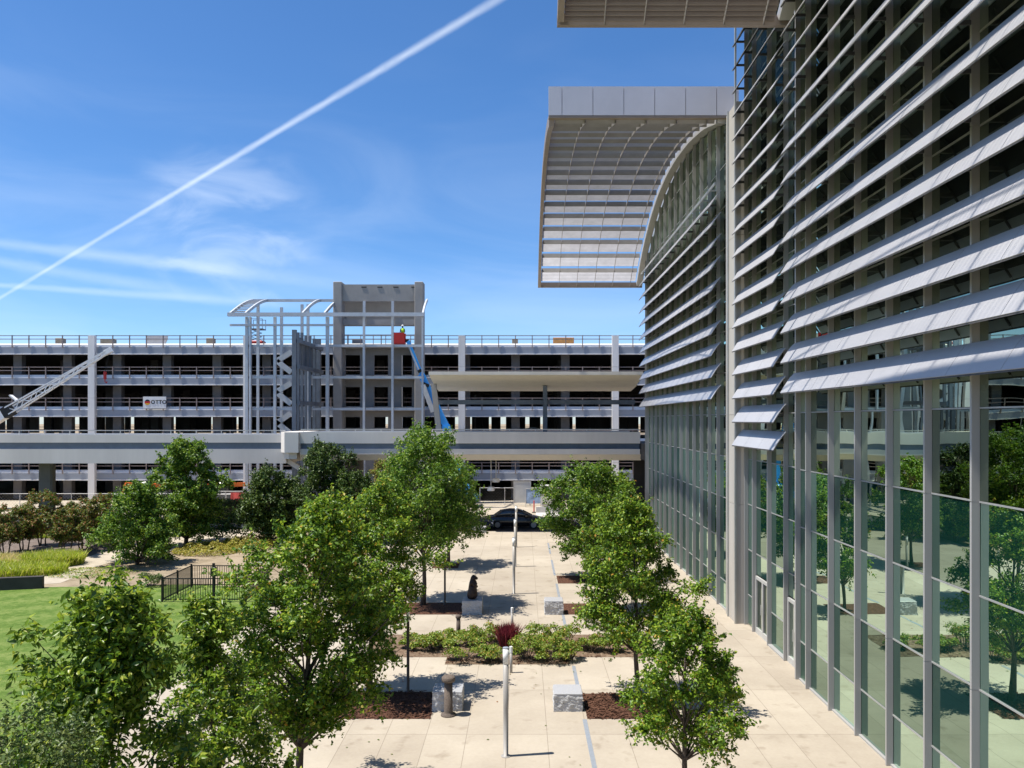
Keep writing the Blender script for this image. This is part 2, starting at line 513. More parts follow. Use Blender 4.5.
class MB:
    """collects boxes, bars, tubes and prisms (world coordinates) and links them as ONE mesh object"""

    def __init__(s):
        s.v, s.f = [], []

    def add(s, vs, fs):
        o = len(s.v)
        s.v.extend([tuple(p) for p in vs])
        s.f.extend([tuple(i + o for i in f) for f in fs])
        return s

    def box(s, x0, y0, z0, x1, y1, z1):
        vs = [(x0, y0, z0), (x1, y0, z0), (x1, y1, z0), (x0, y1, z0), (x0, y0, z1), (x1, y0, z1), (x1, y1, z1), (x0, y1, z1)]
        return s.add(vs, [(0, 3, 2, 1), (4, 5, 6, 7), (0, 1, 5, 4), (1, 2, 6, 5), (2, 3, 7, 6), (3, 0, 4, 7)])

    def cham(s, x0, y0, z0, x1, y1, z1, c):
        """box with all vertical and top edges chamfered by c"""
        def ring(i, z):
            return [(x0 + i + c, y0 + i, z), (x1 - i - c, y0 + i, z), (x1 - i, y0 + i + c, z), (x1 - i, y1 - i - c, z),
                    (x1 - i - c, y1 - i, z), (x0 + i + c, y1 - i, z), (x0 + i, y1 - i - c, z), (x0 + i, y0 + i + c, z)]
        vs = ring(0, z0) + ring(0, z1 - c) + ring(c, z1)
        fs = [tuple(range(7, -1, -1)), tuple(range(16, 24))]
        for r in (0, 8):
            for k in range(8):
                fs.append((r + k, r + (k + 1) % 8, r + 8 + (k + 1) % 8, r + 8 + k))
        return s.add(vs, fs)

    def bar(s, p, q, w, h=None, up=(0, 0, 1)):
        """square-section beam from p to q"""
        h = h or w
        p, q = Vector(p), Vector(q)
        d = (q - p).normalized()
        u = Vector(up)
        if abs(d.dot(u)) > 0.98:
            u = Vector((0, 1, 0))
        a = d.cross(u).normalized() * (w / 2)
        b = a.cross(d).normalized() * (h / 2)
        vs = [p - a - b, p + a - b, p + a + b, p - a + b, q - a - b, q + a - b, q + a + b, q - a + b]
        return s.add(vs, [(0, 1, 2, 3), (7, 6, 5, 4), (0, 4, 5, 1), (1, 5, 6, 2), (2, 6, 7, 3), (3, 7, 4, 0)])

    def tube(s, pts, rad, n=8, caps=True):
        pts = [Vector(p) for p in pts]
        if not isinstance(rad, (list, tuple)):
            rad = [rad] * len(pts)
        o = len(s.v)
        prev = None
        for i, p in enumerate(pts):
            d = (pts[min(i + 1, len(pts) - 1)] - pts[max(i - 1, 0)]).normalized()
            if prev is None:
                a = d.orthogonal().normalized()
            else:
                a = (prev - d * prev.dot(d))
                a = a.normalized() if a.length > 1e-6 else d.orthogonal().normalized()
            prev = a
            b = d.cross(a)
            for k in range(n):
                t = 2 * math.pi * k / n
                s.v.append(tuple(p + (a * math.cos(t) + b * math.sin(t)) * rad[i]))
        for i in range(len(pts) - 1):
            for k in range(n):
                s.f.append((o + i * n + k, o + i * n + (k + 1) % n, o + (i + 1) * n + (k + 1) % n, o + (i + 1) * n + k))
        if caps:
            s.f.append(tuple(o + k for k in range(n - 1, -1, -1)))
            e = o + (len(pts) - 1) * n
            s.f.append(tuple(e + k for k in range(n)))
        return s

    def lathe(s, x, y, prof, n=16):
        """surface of revolution about a vertical axis; prof = [(r, z), ...] bottom to top"""
        return s.tube([(x, y, z + i * 1e-5) for i, (r, z) in enumerate(prof)], [max(r, 1e-4) for r, z in prof], n)

    def prism(s, poly, axis, a, b):
        """extrude a 2-D polygon along axis ('x': poly is (y,z); 'y': (x,z); 'z': (x,y)) from a to b"""
        def P(t, c):
            return {'x': (c, t[0], t[1]), 'y': (t[0], c, t[1]), 'z': (t[0], t[1], c)}[axis]
        n = len(poly)
        vs = [P(t, a) for t in poly] + [P(t, b) for t in poly]
        fs = [tuple(range(n - 1, -1, -1)), tuple(range(n, 2 * n))]
        fs += [(i, (i + 1) % n, n + (i + 1) % n, n + i) for i in range(n)]
        return s.add(vs, fs)

    def build(s, name, m, parent=None, smooth=False):
        me = bpy.data.meshes.new(name)
        off = ROOT.get(parent.name, Vector((0, 0, 0))) if parent else Vector((0, 0, 0))
        vs = [(v[0] - off[0], v[1] - off[1], v[2] - off[2]) for v in s.v] if parent else s.v
        me.from_pydata(vs, [], s.f)
        me.update()
        if smooth:
            me.polygons.foreach_set('use_smooth', [True] * len(me.polygons))
        me.materials.append(MATS[m])
        o = bpy.data.objects.new(name, me)
        COL.objects.link(o)
        if parent:
            o.parent = parent
            ROOT[o.name] = off
        fixn(me)
        return o


def fixn(me):
    import bmesh
    b = bmesh.new()
    b.from_mesh(me)
    bmesh.ops.recalc_face_normals(b, faces=b.faces)
    b.to_mesh(me)
    b.free()


def tag(o, label=None, cat=None, group=None, kind=None):
    for k, v in (('label', label), ('category', cat), ('group', group), ('kind', kind)):
        if v:
            o[k] = v
    return o


def thing(name, label, cat, loc=(0, 0, 0), group=None):
    o = bpy.data.objects.new(name, None)
    o.empty_display_size = 0.2
    COL.objects.link(o)
    o.location = loc
    ROOT[o.name] = Vector(loc)
    return tag(o, label, cat, group)


def copy_tree(o, parent=None, loc=None, label=None, rotz=None):
    c = o.copy()
    COL.objects.link(c)
    if parent:
        c.parent = parent
    if loc is not None:
        c.location = loc
    if rotz is not None:
        c.rotation_euler = (0, 0, rotz)
    if label:
        c['label'] = label
    for ch in list(o.children):
        copy_tree(ch, c)
    return c


def G(px, py):
    Y = 6800.0 / (py - 419.5)
    return ((px - 522.5) * Y / 800.0, Y)


def P(px, py, Y):
    return ((px - 522.5) * Y / 800.0, Y, 8.5 - (py - 419.5) * Y / 800.0)


def sheet(name, poly, z, m, kind='structure'):
    me = bpy.data.meshes.new(name)
    me.from_pydata([(x, y, z) for x, y in poly], [], [tuple(range(len(poly)))])
    me.materials.append(MATS[m])
    o = bpy.data.objects.new(name, me)
    COL.objects.link(o)
    fixn(me)
    if me.polygons[0].normal.z < 0:
        me.flip_normals()
    return tag(o, kind=kind)

# ================================================================== GROUND
BIG = 900
sheet('ground', [(-BIG, -200), (BIG, -200), (BIG, 1500), (-BIG, 1500)], -0.20, 'soil')


def slab(name, poly, ztop, m, zbot=-0.25):
    mb = MB().prism(poly, 'z', zbot, ztop)
    return tag(mb.build(name, m), kind='structure')


slab('soil_bed', [(-140, -30), (-11.4, -30), (-11.4, 60.6), (-140, 60.6)], -0.012, 'soil')
slab('plaza', [(-11.4, -30), (60, -30), (60, 60.6), (-11.4, 60.6)], 0.0, 'plaza_concrete')
sheet('road', [(-200, 60.7), (200, 60.7), (200, 70.0), (-200, 70.0)], -0.13, 'asphalt')
tag(MB().box(-140, 60.6, -0.25, 60, 60.78, 0.012).build('kerb', 'kerb_concrete'), kind='structure')
slab('pavement', [(-200, 70.0), (200, 70.0), (200, 84.0), (-200, 84.0)], 0.0, 'path_concrete')
# lawn with a slightly wavy far edge
lawn_poly = [(-11.4, -20), (-60, -20), (-60, 31.8), (-34, 38.2), (-24.2, 40.6), (-20, 40.9), (-17, 41.4), (-13.5, 40.4), (-11.4, 39.5)]
sheet('lawn', lawn_poly, -0.006, 'lawn_grass')
# concrete paths
pth = [G(44, 577), G(62, 567), G(80, 559), G(98, 553.5), G(120, 549), G(150, 538), G(190, 526), G(215, 523.5), G(275, 523.5),
       G(262, 533), G(215, 541), G(190, 549), G(150, 553), G(118, 560), G(95, 567), G(78, 576), G(60, 583), G(44, 584)]
sheet('path', pth, -0.004, 'path_concrete')
sheet('path', [G(62, 584), G(95, 574), G(150, 566), G(235, 560), G(300, 560), G(300, 566), G(235, 566), G(160, 574), G(110, 583), G(80, 586)], -0.008, 'soil')
sheet('myrtle_bed', [G(-140, 560), G(-140, 537), G(60, 536), G(118, 540), G(112, 550), G(70, 560.5), G(40, 566)], -0.002, 'grey_mulch')

# mulch squares and the planter, edged with a thin concrete rim
ROW_Y = [17.0, 23.75, 35.9, 42.5, 49.5, 56.2]


def bed(x0, x1, y0, y1):
    sheet('mulch_bed', [(x0, y0), (x1, y0), (x1, y1), (x0, y1)], 0.006, 'mulch')


for y in ROW_Y:
    if y < 45:
        bed(1.84, 4.5, y - 1.05, y + 1.05)
    if y < 40:
        bed(-5.4, -2.62, y - 1.05, y + 1.2)
bed(-5.2, -3.7, 45.7, 47.3)
sheet('planter_bed', [(-2.7, 27.75), (1.65, 27.75), (1.65, 28.6), (4.8, 28.6), (4.8, 31.6), (-5.6, 31.6), (-5.6, 28.6), (-2.7, 28.6)], 0.006, 'planter_soil')
for a, b in ((14, 22.68), (24.82, 27.6), (32, 34.8), (36.98, 41.4), (43.6, 48.4), (50.6, 55.1)):
    sheet('drain', [(1.70, a), (1.82, a), (1.82, b), (1.70, b)], 0.004, 'drain_metal')

# loose chips of bark give the mulch its ragged surface
cv, cf = [], []
for (x0, x1, y0, y1, n) in ((1.84, 4.5, 22.7, 24.8, 900), (-5.4, -2.62, 22.7, 24.95, 900), (-2.7, 1.65, 27.75, 28.6, 60), (-5.6, 4.8, 28.6, 31.6, 200)):
    for _ in range(n):
        x, y = random.uniform(x0, x1), random.uniform(y0, y1)
        a, l, w = random.uniform(0, math.pi), random.uniform(0.03, 0.08), random.uniform(0.012, 0.03)
        c, s_ = math.cos(a), math.sin(a)
        z0 = 0.012 + random.uniform(0, 0.03)
        t = random.uniform(-0.02, 0.02)
        o = len(cv)
        cv += [(x - c * l + s_ * w, y - s_ * l - c * w, z0), (x + c * l + s_ * w, y + s_ * l - c * w, z0 + t),
               (x + c * l - s_ * w, y + s_ * l + c * w, z0 + t + 0.012), (x - c * l - s_ * w, y - s_ * l + c * w, z0 + 0.012)]
        cf.append((o, o + 1, o + 2, o + 3))
mb = MB()
mb.v, mb.f = cv, cf
tag(mb.build('bark_chips', 'mulch'), kind='stuff')

# ================================================================== TERMINAL BUILDING
XG, XF = 9.10, 8.93          # glass line, outer edge of the fins
XGB, XFB = 9.37, 9.20        # the set-back link bay
term = thing('terminal_building', 'glass terminal with rows of silver sunshade blades and two arched overhanging canopies', 'building', (9.13, 26, 0))

FAR = [(35.2, 21.85), (38, 22.6), (41.5, 23.15), (45, 23.4), (48, 23.35), (51, 23.0), (54, 22.25), (57, 21.05), (59, 19.95), (60.5, 18.8)]
NEAR = [(y - 33.5, z + 3.32) for y, z in FAR]


def prof(curve, n):
    ys = np.array([p[0] for p in curve])
    zs = np.array([p[1] for p in curve])
    yy = np.linspace(ys[0], ys[-1], 400)
    # smooth interpolation of the measured points
    zz = np.interp(yy, ys, zs)
    k = np.ones(31) / 31
    zp = np.concatenate([np.full(15, zz[0]) - np.arange(15, 0, -1) * (zz[1] - zz[0]), zz, zz[-1] + np.arange(1, 16) * (zz[-1] - zz[-2])])
    zz = np.convolve(zp, k, 'valid')
    s = np.concatenate([[0], np.cumsum(np.hypot(np.diff(yy), np.diff(zz)))])
    t = np.linspace(0, s[-1], n)
    return [(float(np.interp(q, s, yy)), float(np.interp(q, s, zz))) for q in t]


def arc_band(mb, curve, x0, x1, up, down, n=40):
    """a strip following the vault from x0 to x1, 'up' above and 'down' below the curve"""
    pts = prof(curve, n)
    vs, fs = [], []
    for i, (y, z) in enumerate(pts):
        a, b = pts[max(i - 1, 0)], pts[min(i + 1, n - 1)]
        d = Vector((b[0] - a[0], b[1] - a[1])).normalized()
        nx, nz = -d.y, d.x
        for (t, x) in ((up, x0), (up, x1), (-down, x1), (-down, x0)):
            vs.append((x, y + nx * t, z + nz * t))
    for i in range(n - 1):
        for k in range(4):
            fs.append((4 * i + k, 4 * i + (k + 1) % 4, 4 * i + 4 + (k + 1) % 4, 4 * i + 4 + k))
    fs += [(0, 1, 2, 3), tuple(4 * (n - 1) + k for k in (3, 2, 1, 0))]
    mb.add(vs, fs)


def canopy(curve, x0, x1, nblade, fascia, dense=False):
    yN, zN = curve[0]
    yE, zE = curve[-1]
    mb = MB()
    arc_band(mb, curve, x0, x0 + 0.22, 0.10, 0.42)                 # outer rib
    mb.box(x0, yE - 0.02, zE - 0.32, x1, yE + 0.14, zE - 0.12)       # end lip
    mb.box(x0, yE + 0.141, zE - 0.30, x1, yE + 0.2, zE + 0.1)
    c = mb.build('canopy', 'canopy_rib', term)
    m2 = MB()
    arc_band(m2, curve, x1 - 0.45, x1 - 0.02, 0.08, 0.30)            # wide rib along the glass
    m2.build('wall_rib', 'canopy_metal', c)
    pts = prof(curve, nblade + 1)
    for i in range(nblade):
        (ya, za), (yb, zb) = pts[i], pts[i + 1]
        d = Vector((yb - ya, zb - za))
        L = d.length
        d.normalize()
        nrm = Vector((-d.y, d.x))
        xs = np.arange(x0 + 0.26, x1 - 0.5, 1.34)
        A = Vector((ya, za)) + d * 0.04
        Cc = A - nrm * 0.30 + d * 0.10
        b = MB()
        dd = (Cc - A).normalized()
        nn = Vector((-dd.y, dd.x)) * 0.015
        for xx in xs:
            xe = min(xx + 1.32, x1 - 0.56)
            if xe - xx > 0.1:
                b.prism([tuple(A - nn), tuple(Cc - nn), tuple(Cc + nn), tuple(A + nn)], 'x', xx, xe)
        b.build('canopy_blade', 'canopy_flange', c)
        # fine slats set square to the vault: they let the high sun down but close up when seen from the plaza
        s_ = MB()
        ns = 8
        span = (L - 0.14) if (i < 5 or dense) else (L - 0.14) * 0.80
        hang = Vector((0.016, -0.25)) if dense else nrm * -0.15
        for k in range(ns):
            o_ = A + d * (0.10 + span * (k + 0.5) / ns)
            e_ = o_ + hang
            t_ = d * 0.011
            s_.prism([tuple(o_ - t_), tuple(e_ - t_), tuple(e_ + t_), tuple(o_ + t_)], 'x', x0 + 0.24, x1 - 0.56)
        s_.build('canopy_slats', 'canopy_rib' if dense else 'canopy_slat', c)
    fine_pts = prof(curve, 40)
    for xx in np.arange(x0 + 0.26 + 1.33, x1 - 0.6, 1.34):
        rods = MB()
        vs, fs = [], []
        for p in fine_pts:
            for (dx, dz) in ((-.012, -.18), (.012, -.18), (.012, -.32), (-.012, -.32)):
                vs.append((xx + dx, p[0], p[1] + dz))
        for i in range(len(fine_pts) - 1):
            for k in range(4):
                fs.append((4 * i + k, 4 * i + (k + 1) % 4, 4 * i + 4 + (k + 1) % 4, 4 * i + 4 + k))
        rods.add(vs, fs)
        rods.build('purlin', 'canopy_flange', c)
    if fascia:
        f = MB()
        xx = x0 - 0.04
        seam = [x0 - 0.04, x0 + 0.56] + [x0 + 0.56 + 1.355 * k for k in range(1, 6)] + [9.42]
        for a, b_ in zip(seam[:-1], seam[1:]):
            f.box(a + 0.012, yN - 0.16, zN - 0.02, b_ - 0.012, yN - 0.06, zN + 1.24)
        f.box(x0, yN - 0.05, zN + 0.0, 9.5, yN + 0.3, zN + 1.22)
        f.build('fascia', 'fascia_panel', c)
        g = MB().box(x0 - 0.02, yN - 0.15, zN - 0.13, x1, yN + 0.1, zN - 0.03)
        g.build('fascia_edge', 'canopy_rib', c)
    # roof shell that carries on over the hall behind the glass
    r = MB()
    arc_band(r, curve, 9.2, 34, 0.30, 0.05)
    r.build('roof', 'canopy_metal', term)
    return c


canopy(FAR, 1.17, 9.05, 17, True)
canopy(NEAR, 1.17, 9.05, 17, True, True)


def vz(curve, y):
    p = prof(curve, 60)
    return float(np.interp(y, [a[0] for a in p], [a[1] for a in p]))


TR = [1.25 + 1.87 * k for k in range(-1, 16)]


def glazing(y0, y1, xg, z0, top0, top1, seed):
    """one bay of curtain wall: its panes, each set a hair differently, with transoms as a sub-part"""
    r = random.Random(seed)
    zs = [z0] + [z for z in TR if z0 + 0.3 < z < min(top0, top1) - 0.4]
    mb, tb, lo = MB(), MB(), MB()
    for i, za in enumerate(zs):
        last = i == len(zs) - 1
        zb0, zb1 = (top0, top1) if last else (zs[i + 1] - 0.025, zs[i + 1] - 0.025)
        zc = za + (0.025 if i else 0.0)
        t1, t2 = r.uniform(-0.004, 0.004), r.uniform(-0.004, 0.004)
        (lo if za < 6.5 else mb).add([(xg - t1, y0, zc), (xg + t1, y1, zc), (xg + t1 + t2, y1, zb1), (xg - t1 + t2, y0, zb0)], [(0, 1, 2, 3)])
        if i:
            tb.box(xg - 0.022, y0, za - 0.017, xg + 0.06, y1, za + 0.017)
    g = mb.build('glass_panel', 'facade_glass', term)
    if lo.v:
        lo.build('tinted_pane', 'tinted_glass', g)
    if tb.v:
        tb.build('transom', 'transom_metal', g)


def fin(y, x0, x1, z0, z1, w=0.062):
    mb = MB()
    zz = [z0] + [z for z in TR[2::2] if z0 < z < z1 - 0.3] + [z1]
    for a, b in zip(zz[:-1], zz[1:]):
        mb.box(x0, y - w / 2, a + 0.008, x1, y + w / 2, b - 0.008)
    mb.box(x0 + 0.02, y - w / 2 + 0.012, z0, x1 - 0.005, y + w / 2 - 0.012, z1)
    mb.build('fin', 'fin_metal', term)


def louvre(y0, y1, xg, z, seams, arms, out=0.69, h=0.64):
    n = 8
    top, bot = [], []
    for i in range(n):
        t = i / (n - 1)
        x = -out + (out - 0.24) * t
        zz = h * (0.30 * math.sin(t * math.pi / 2) + 0.70 * t)
        top.append(Vector((x, zz)))
    for i, p in enumerate(top):
        d = (top[min(i + 1, n - 1)] - top[max(i - 1, 0)]).normalized()
        nn = Vector((-d.y, d.x)) * 0.028
        bot.append(p - nn)
    poly = [(xg + p.x, z + p.y) for p in top] + [(xg + p.x, z + p.y) for p in reversed(bot)]
    mb = MB()
    cuts = [y0] + [s for s in sorted(seams) if y0 + 0.15 < s < y1 - 0.15] + [y1]
    for a, b in zip(cuts[:-1], cuts[1:]):
        mb.prism(poly, 'y', a + 0.007, b - 0.007)
    lv = mb.build('louvre', 'louvre_metal', term)
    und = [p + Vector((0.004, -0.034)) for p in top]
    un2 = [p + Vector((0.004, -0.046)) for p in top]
    MB().prism([(xg + p.x, z + p.y) for p in und] + [(xg + p.x, z + p.y) for p in reversed(un2)], 'y', y0 + 0.02, y1 - 0.02).build('shade_liner', 'louvre_under_shade', lv)  # added thin liner; its dark colour paints the shade beneath the blade
    ab = MB()
    for y in arms:
        if y0 - 0.1 <= y <= y1 + 0.1:
            ab.box(xg - out + 0.22, y - 0.02, z + 0.20, xg - 0.01, y + 0.02, z + 0.29)
            ab.bar((xg - out + 0.06, y, z + 0.03), (xg - 0.29, y, z + 0.55), 0.035, 0.05)
    ab.build('bracket', 'bracket_metal', lv)


near_f = [25.24 - 1.86 * k for k in range(0, 16)]
TOPN = 24.6
ys = [26.2] + near_f
for i, y in enumerate(ys):
    fin(y, XF, XG - 0.004, 0.0, min(TOPN, vz(NEAR, max(y, 2)) - 0.3), 0.062 if i else 0.09)
for i, (b, a) in enumerate(zip(ys[:-1], ys[1:])):
    glazing(a, b, XG, 0.06, min(TOPN, vz(NEAR, max(a, 2)) - 0.3), min(TOPN, vz(NEAR, max(b, 2)) - 0.3), 100 + i)
for k in range(14):
    louvre(-2.6, 26.12, XG, 9.37 + 0.97 * k, near_f, ys)
MB().box(XG - 0.07, -2.6, 0.0, XG + 0.1, 26.2, 0.05).build('sill', 'fin_metal', term)

# far hall
far_f = [35.1 + 1.72 * k for k in range(0, 14)] + [58.3]
for y in far_f:
    fin(y, XF, XG - 0.004, 0.0, vz(FAR, y) - 0.3)
for i, (a, b) in enumerate(zip(far_f[:-1], far_f[1:])):
    glazing(a, b, XG, 0.06, vz(FAR, a) - 0.3, vz(FAR, b) - 0.3, 200 + i)
for k in range(10):
    louvre(35.7, 57.9, XG, 9.42 + 0.965 * k, far_f, far_f)
rl = MB()
for y in far_f[1:]:
    rl.box(XG - 0.5, y - 0.02, 19.0, XG - 0.01, y + 0.02, 19.07)
rl.bar((XG - 0.5, 35.7, 19.05), (XG - 0.5, 57.9, 19.05), 0.05, 0.12)
rl.build('maintenance_rail', 'transom_metal', term)
MB().box(XG - 0.07, 35.1, 0.0, XG + 0.1, 58.3, 0.05).build('sill', 'fin_metal', term)
# stone clad pier that ends the far hall, with metal edge strip
pr = MB()
pz = [0.0, 4.95, 8.7, 12.4, 16.2, 21.75]
for a, b in zip(pz[:-1], pz[1:]):
    pr.box(8.905, 33.3, a + 0.006, 10.6, 34.95, b - 0.006)
pier = pr.build('end_pier', 'clad_stone', term)
MB().box(8.83, 33.27, 0, 8.9, 33.38, 25.2).box(8.84, 34.5, 0, 8.9, 34.6, 21.8).build('edge_strip', 'transom_metal', pier)

# link bay
bay_f = [26.6, 28.2, 30.1, 32.05, 33.2]
for y in bay_f:
    fin(y, XFB, XGB - 0.004, 0.0, 25.2)
for i, (a, b) in enumerate(zip(bay_f[:-1], bay_f[1:])):
    glazing(a, b, XGB, 2.32 if i in (0, 2) else 0.06, 25.2, 25.2, 300 + i)
for k in range(19):
    louvre(27.72, 33.2, XGB, 7.44 + 0.97 * k, [29.55, 31.4], bay_f)
MB().box(XFB + 0.02, 28.2, 0.0, XGB + 0.1, 30.1, 0.06).build('sill', 'fin_metal', term)


def door(y0, y1):
    mb = MB()
    x0, x1 = XGB - 0.06, XGB + 0.02
    mb.box(x0, y0, 0, x1, y0 + 0.10, 2.26).box(x0, y1 - 0.10, 0, x1, y1, 2.26).box(x0, y0 + 0.10, 2.14, x1, y1 - 0.10, 2.26)
    mb.box(x0, y0 + 0.10, 0, x1, y1 - 0.10, 0.22)
    ym = (y0 + y1) / 2
    mb.box(x0, ym - 0.07, 0.22, x1, ym + 0.07, 2.14)
    d = mb.build('door', 'door_white', term)
    MB().add([(XGB, y0 + 0.1, 0.22), (XGB, ym - 0.07, 0.22), (XGB, ym - 0.07, 2.14), (XGB, y0 + 0.1, 2.14),
              (XGB, ym + 0.07, 0.22), (XGB, y1 - 0.1, 0.22), (XGB, y1 - 0.1, 2.14), (XGB, ym + 0.07, 2.14)],
             [(0, 1, 2, 3), (4, 5, 6, 7)]).build('door_glass', 'door_glass', d)
    MB().tube([(x0 - 0.06, ym - 0.02, 0.9), (x0 - 0.06, ym - 0.02, 1.3)], 0.018).build('handle', 'transom_metal', d)


door(30.18, 31.98)
door(26.68, 28.12)

# inside: floors, back walls, columns and diagonal bracing seen dimly through the glass
it = MB()
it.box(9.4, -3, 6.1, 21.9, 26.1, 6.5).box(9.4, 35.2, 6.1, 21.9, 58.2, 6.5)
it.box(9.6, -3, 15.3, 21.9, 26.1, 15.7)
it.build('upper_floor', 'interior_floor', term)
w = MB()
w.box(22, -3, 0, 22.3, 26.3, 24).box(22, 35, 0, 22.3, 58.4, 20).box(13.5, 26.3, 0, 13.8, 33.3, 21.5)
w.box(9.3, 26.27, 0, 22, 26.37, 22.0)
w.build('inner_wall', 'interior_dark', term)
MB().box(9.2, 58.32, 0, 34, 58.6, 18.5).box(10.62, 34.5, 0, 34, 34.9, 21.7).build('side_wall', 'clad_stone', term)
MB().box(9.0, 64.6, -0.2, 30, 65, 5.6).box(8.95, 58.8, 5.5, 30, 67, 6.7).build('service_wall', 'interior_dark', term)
for y in (32.0, 30.1, 28.2):
    MB().tube([(9.95, y, 0), (9.95, y, 25)], 0.16, 10).build('inner_column', 'bracket_metal', term)
br = MB()
for k in range(0, 7):
    y = 25.2 - 3.72 * k
    for z in (9.2, 12.9, 16.6, 20.3):
        br.bar((10.3, y, z), (10.3, y - 3.6, z + 3.4), 0.12)
        br.bar((10.3, y - 0.02, z), (10.3, y - 3.7, z), 0.14)
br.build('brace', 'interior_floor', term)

# ================================================================== PARKING GARAGE
gar = thing('parking_garage', 'long open concrete parking garage with stacked dark decks and rails behind the bridge', 'parking garage', (-25, 84, 0))
GX0, GX1, GY0, GY1 = -82.0, 34.0, 84.0, 121.0
LEV = [(15.43, 16.12, 16.5, 17.35), (12.2, 12.87, 13.2, 14.05), (8.88, 9.52, 9.86, 10.8), (5.52, 6.2, 6.52, 7.42), (2.2, 2.88, 3.2, 4.02)]
GCOL = [-77.1, -61.05, -45.0, -28.8, -12.9, -6.35, 9.7, 25.7]
for zi, (zb, zt, zc, zr) in enumerate(LEV):
    mb = MB()
    mb.box(GX0, GY0, zb, GX1, GY0 + 0.25, zt).box(GX0, GY1 - 0.25, zb, GX1, GY1, zt)
    mb.build('spandrel', 'garage_spandrel', gar)
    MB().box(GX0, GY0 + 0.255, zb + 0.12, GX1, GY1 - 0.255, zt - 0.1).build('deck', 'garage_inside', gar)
    mb = MB()
    mb.prism([(GY0 + 0.01, zt + 0.003), (GY0 + 0.02, zt + 0.05), (GY0 + 0.2, zc), (GY0 + 0.26, zc), (GY0 + 0.26, zt + 0.003)], 'x', GX0, GX1).box(GX0, GY0 - 0.06, zb - 0.1, GX1, GY0 + 0.22, zb - 0.003)
    mb.build('kerb', 'garage_white', gar)
    mb = MB()
    x = GX0 + 0.3
    while x < GX1:
        if not (zi > 0 and -18.6 < x < -10.2):
            mb.box(x - 0.045, GY0 - 0.12, zt - 0.1, x + 0.045, GY0 - 0.03, zr)
        x += 1.76
    for zz in (zr - 0.09, (zr + zc) / 2 - 0.02):
        mb.box(GX0, GY0 - 0.03, zz, GX1, GY0 + 0.03, zz + 0.075)
        mb.box(GX0, GY1 - 0.1, zz, GX1, GY1 - 0.02, zz + 0.075)
    mb.build('railing', 'rail_rust', gar)
for x in GCOL:
    mb = MB()
    zz = [0, 4.0, 7.4, 10.75, 14.0, 17.3]
    for a, b in zip(zz[:-1], zz[1:]):
        mb.box(x - 0.34, GY0 - 0.55, a + 0.01, x + 0.34, GY0 - 0.13, b - 0.01)
    mb.build('column', 'garage_white', gar)
for j, yy in enumerate((86.3, 95, 104, 113, 119)):
    x = -81.0
    while x < GX1:
        mb = MB()
        mb.box(x - 0.45, yy - 0.35, 0, x + 0.45, yy + 0.35, 2.3)
        for (za, zb_) in ((2.8, 5.6), (6.1, 8.98), (9.4, 12.3), (12.7, 15.5)):
            mb.box(x - 0.45, yy - 0.35, za, x + 0.45, yy + 0.35, zb_)
        if j == 0 or random.random() < 0.55:
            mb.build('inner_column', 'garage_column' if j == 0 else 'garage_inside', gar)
        x += 5.35
# closed stretches of the back wall leave only some daylight through the decks
mb = MB()
x = GX0
while x < GX1:
    wd = random.uniform(2.5, 6.5)
    for (za, zb_) in ((0, 2.3), (3.2, 5.6), (6.5, 8.95), (9.9, 12.3), (13.2, 15.5)):
        if za != 6.5:
            mb.box(x, GY1 - 0.9, za, x + wd - 0.02, GY1 - 0.6, zb_)
        else:
            # a row of small openings lets daylight through one deck
            xx = x
            while xx < x + wd - 0.02:
                w_ = min(random.uniform(0.8, 2.2), x + wd - 0.02 - xx)
                mb.box(xx, GY1 - 0.9, za, xx + w_, GY1 - 0.6, zb_)
                xx += w_ + random.choice((0.0, 0.35, 0.6, 0.8))
    x += wd
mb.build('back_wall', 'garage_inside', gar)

# ================================================================== CONCRETE STAIR TOWER
tw = thing('stair_tower', 'unfinished bare concrete stair tower with square window openings in front of the garage', 'tower', (-14.4, 80, 0))


def tx(px, Y=80.0):
    return (px - 522.5) * Y / 800.0


def tz(py, Y=80.0):
    return 8.5 - (py - 419.5) * Y / 800.0


for a, b in ((333, 341.7), (414.5, 423)):
    MB().cham(tx(a), 80, 0, tx(b), 81.48, 22.3, 0.05).build('pillar', 'tower_concrete', tw)
    pass
xi0, xi1 = tx(341.7) + 0.003, tx(414.5) - 0.003
MB().box(xi0, 80.25, tz(301), xi1, 80.7, 22.05).build('top_wall', 'tower_concrete', tw)
mb = MB()
for px in (361, 377, 393, 411):
    mb.box(tx(px), 80.21, 21.72, tx(px) + 0.5, 80.247, 21.82)
mb.build('slot', 'interior_dark', tw)
MB().box(xi0 - 0.6, 82.2, tz(326, 82.2), xi1 + 0.3, 82.5, 21.9).build('recessed_wall', 'tower_infill', tw)
MB().box(xi0, 80.3, 18.0, xi1, 80.6, 18.55).build('beam', 'tower_concrete', tw)
mb = MB()
wx = [(341.7, 345.2), (360, 374), (388, 401.3), (412, 414.5)]
X_ = lambda p: tx(p, 81.5)
for a, b in wx:
    mb.box(max(X_(a), xi0), 81.5, 0, min(X_(b), xi1), 81.8, 15.9)
wins = [(345.2, 360), (374, 388), (401.3, 412)]
for a, b in wins:
    for y0, y1 in ((345.6, 355), (376, 387), (407, 417), (428, 446)):
        mb.box(X_(a), 81.5, tz(y1, 81.5), X_(b), 81.8, tz(y0, 81.5))
mb.build('infill_wall', 'tower_infill', tw)
for px in (364, 392.5):
    MB().box(tx(px) - 0.13, 80.05, 18.56, tx(px) + 0.13, 80.24, tz(301)).build('mullion', 'frame_steel', tw)
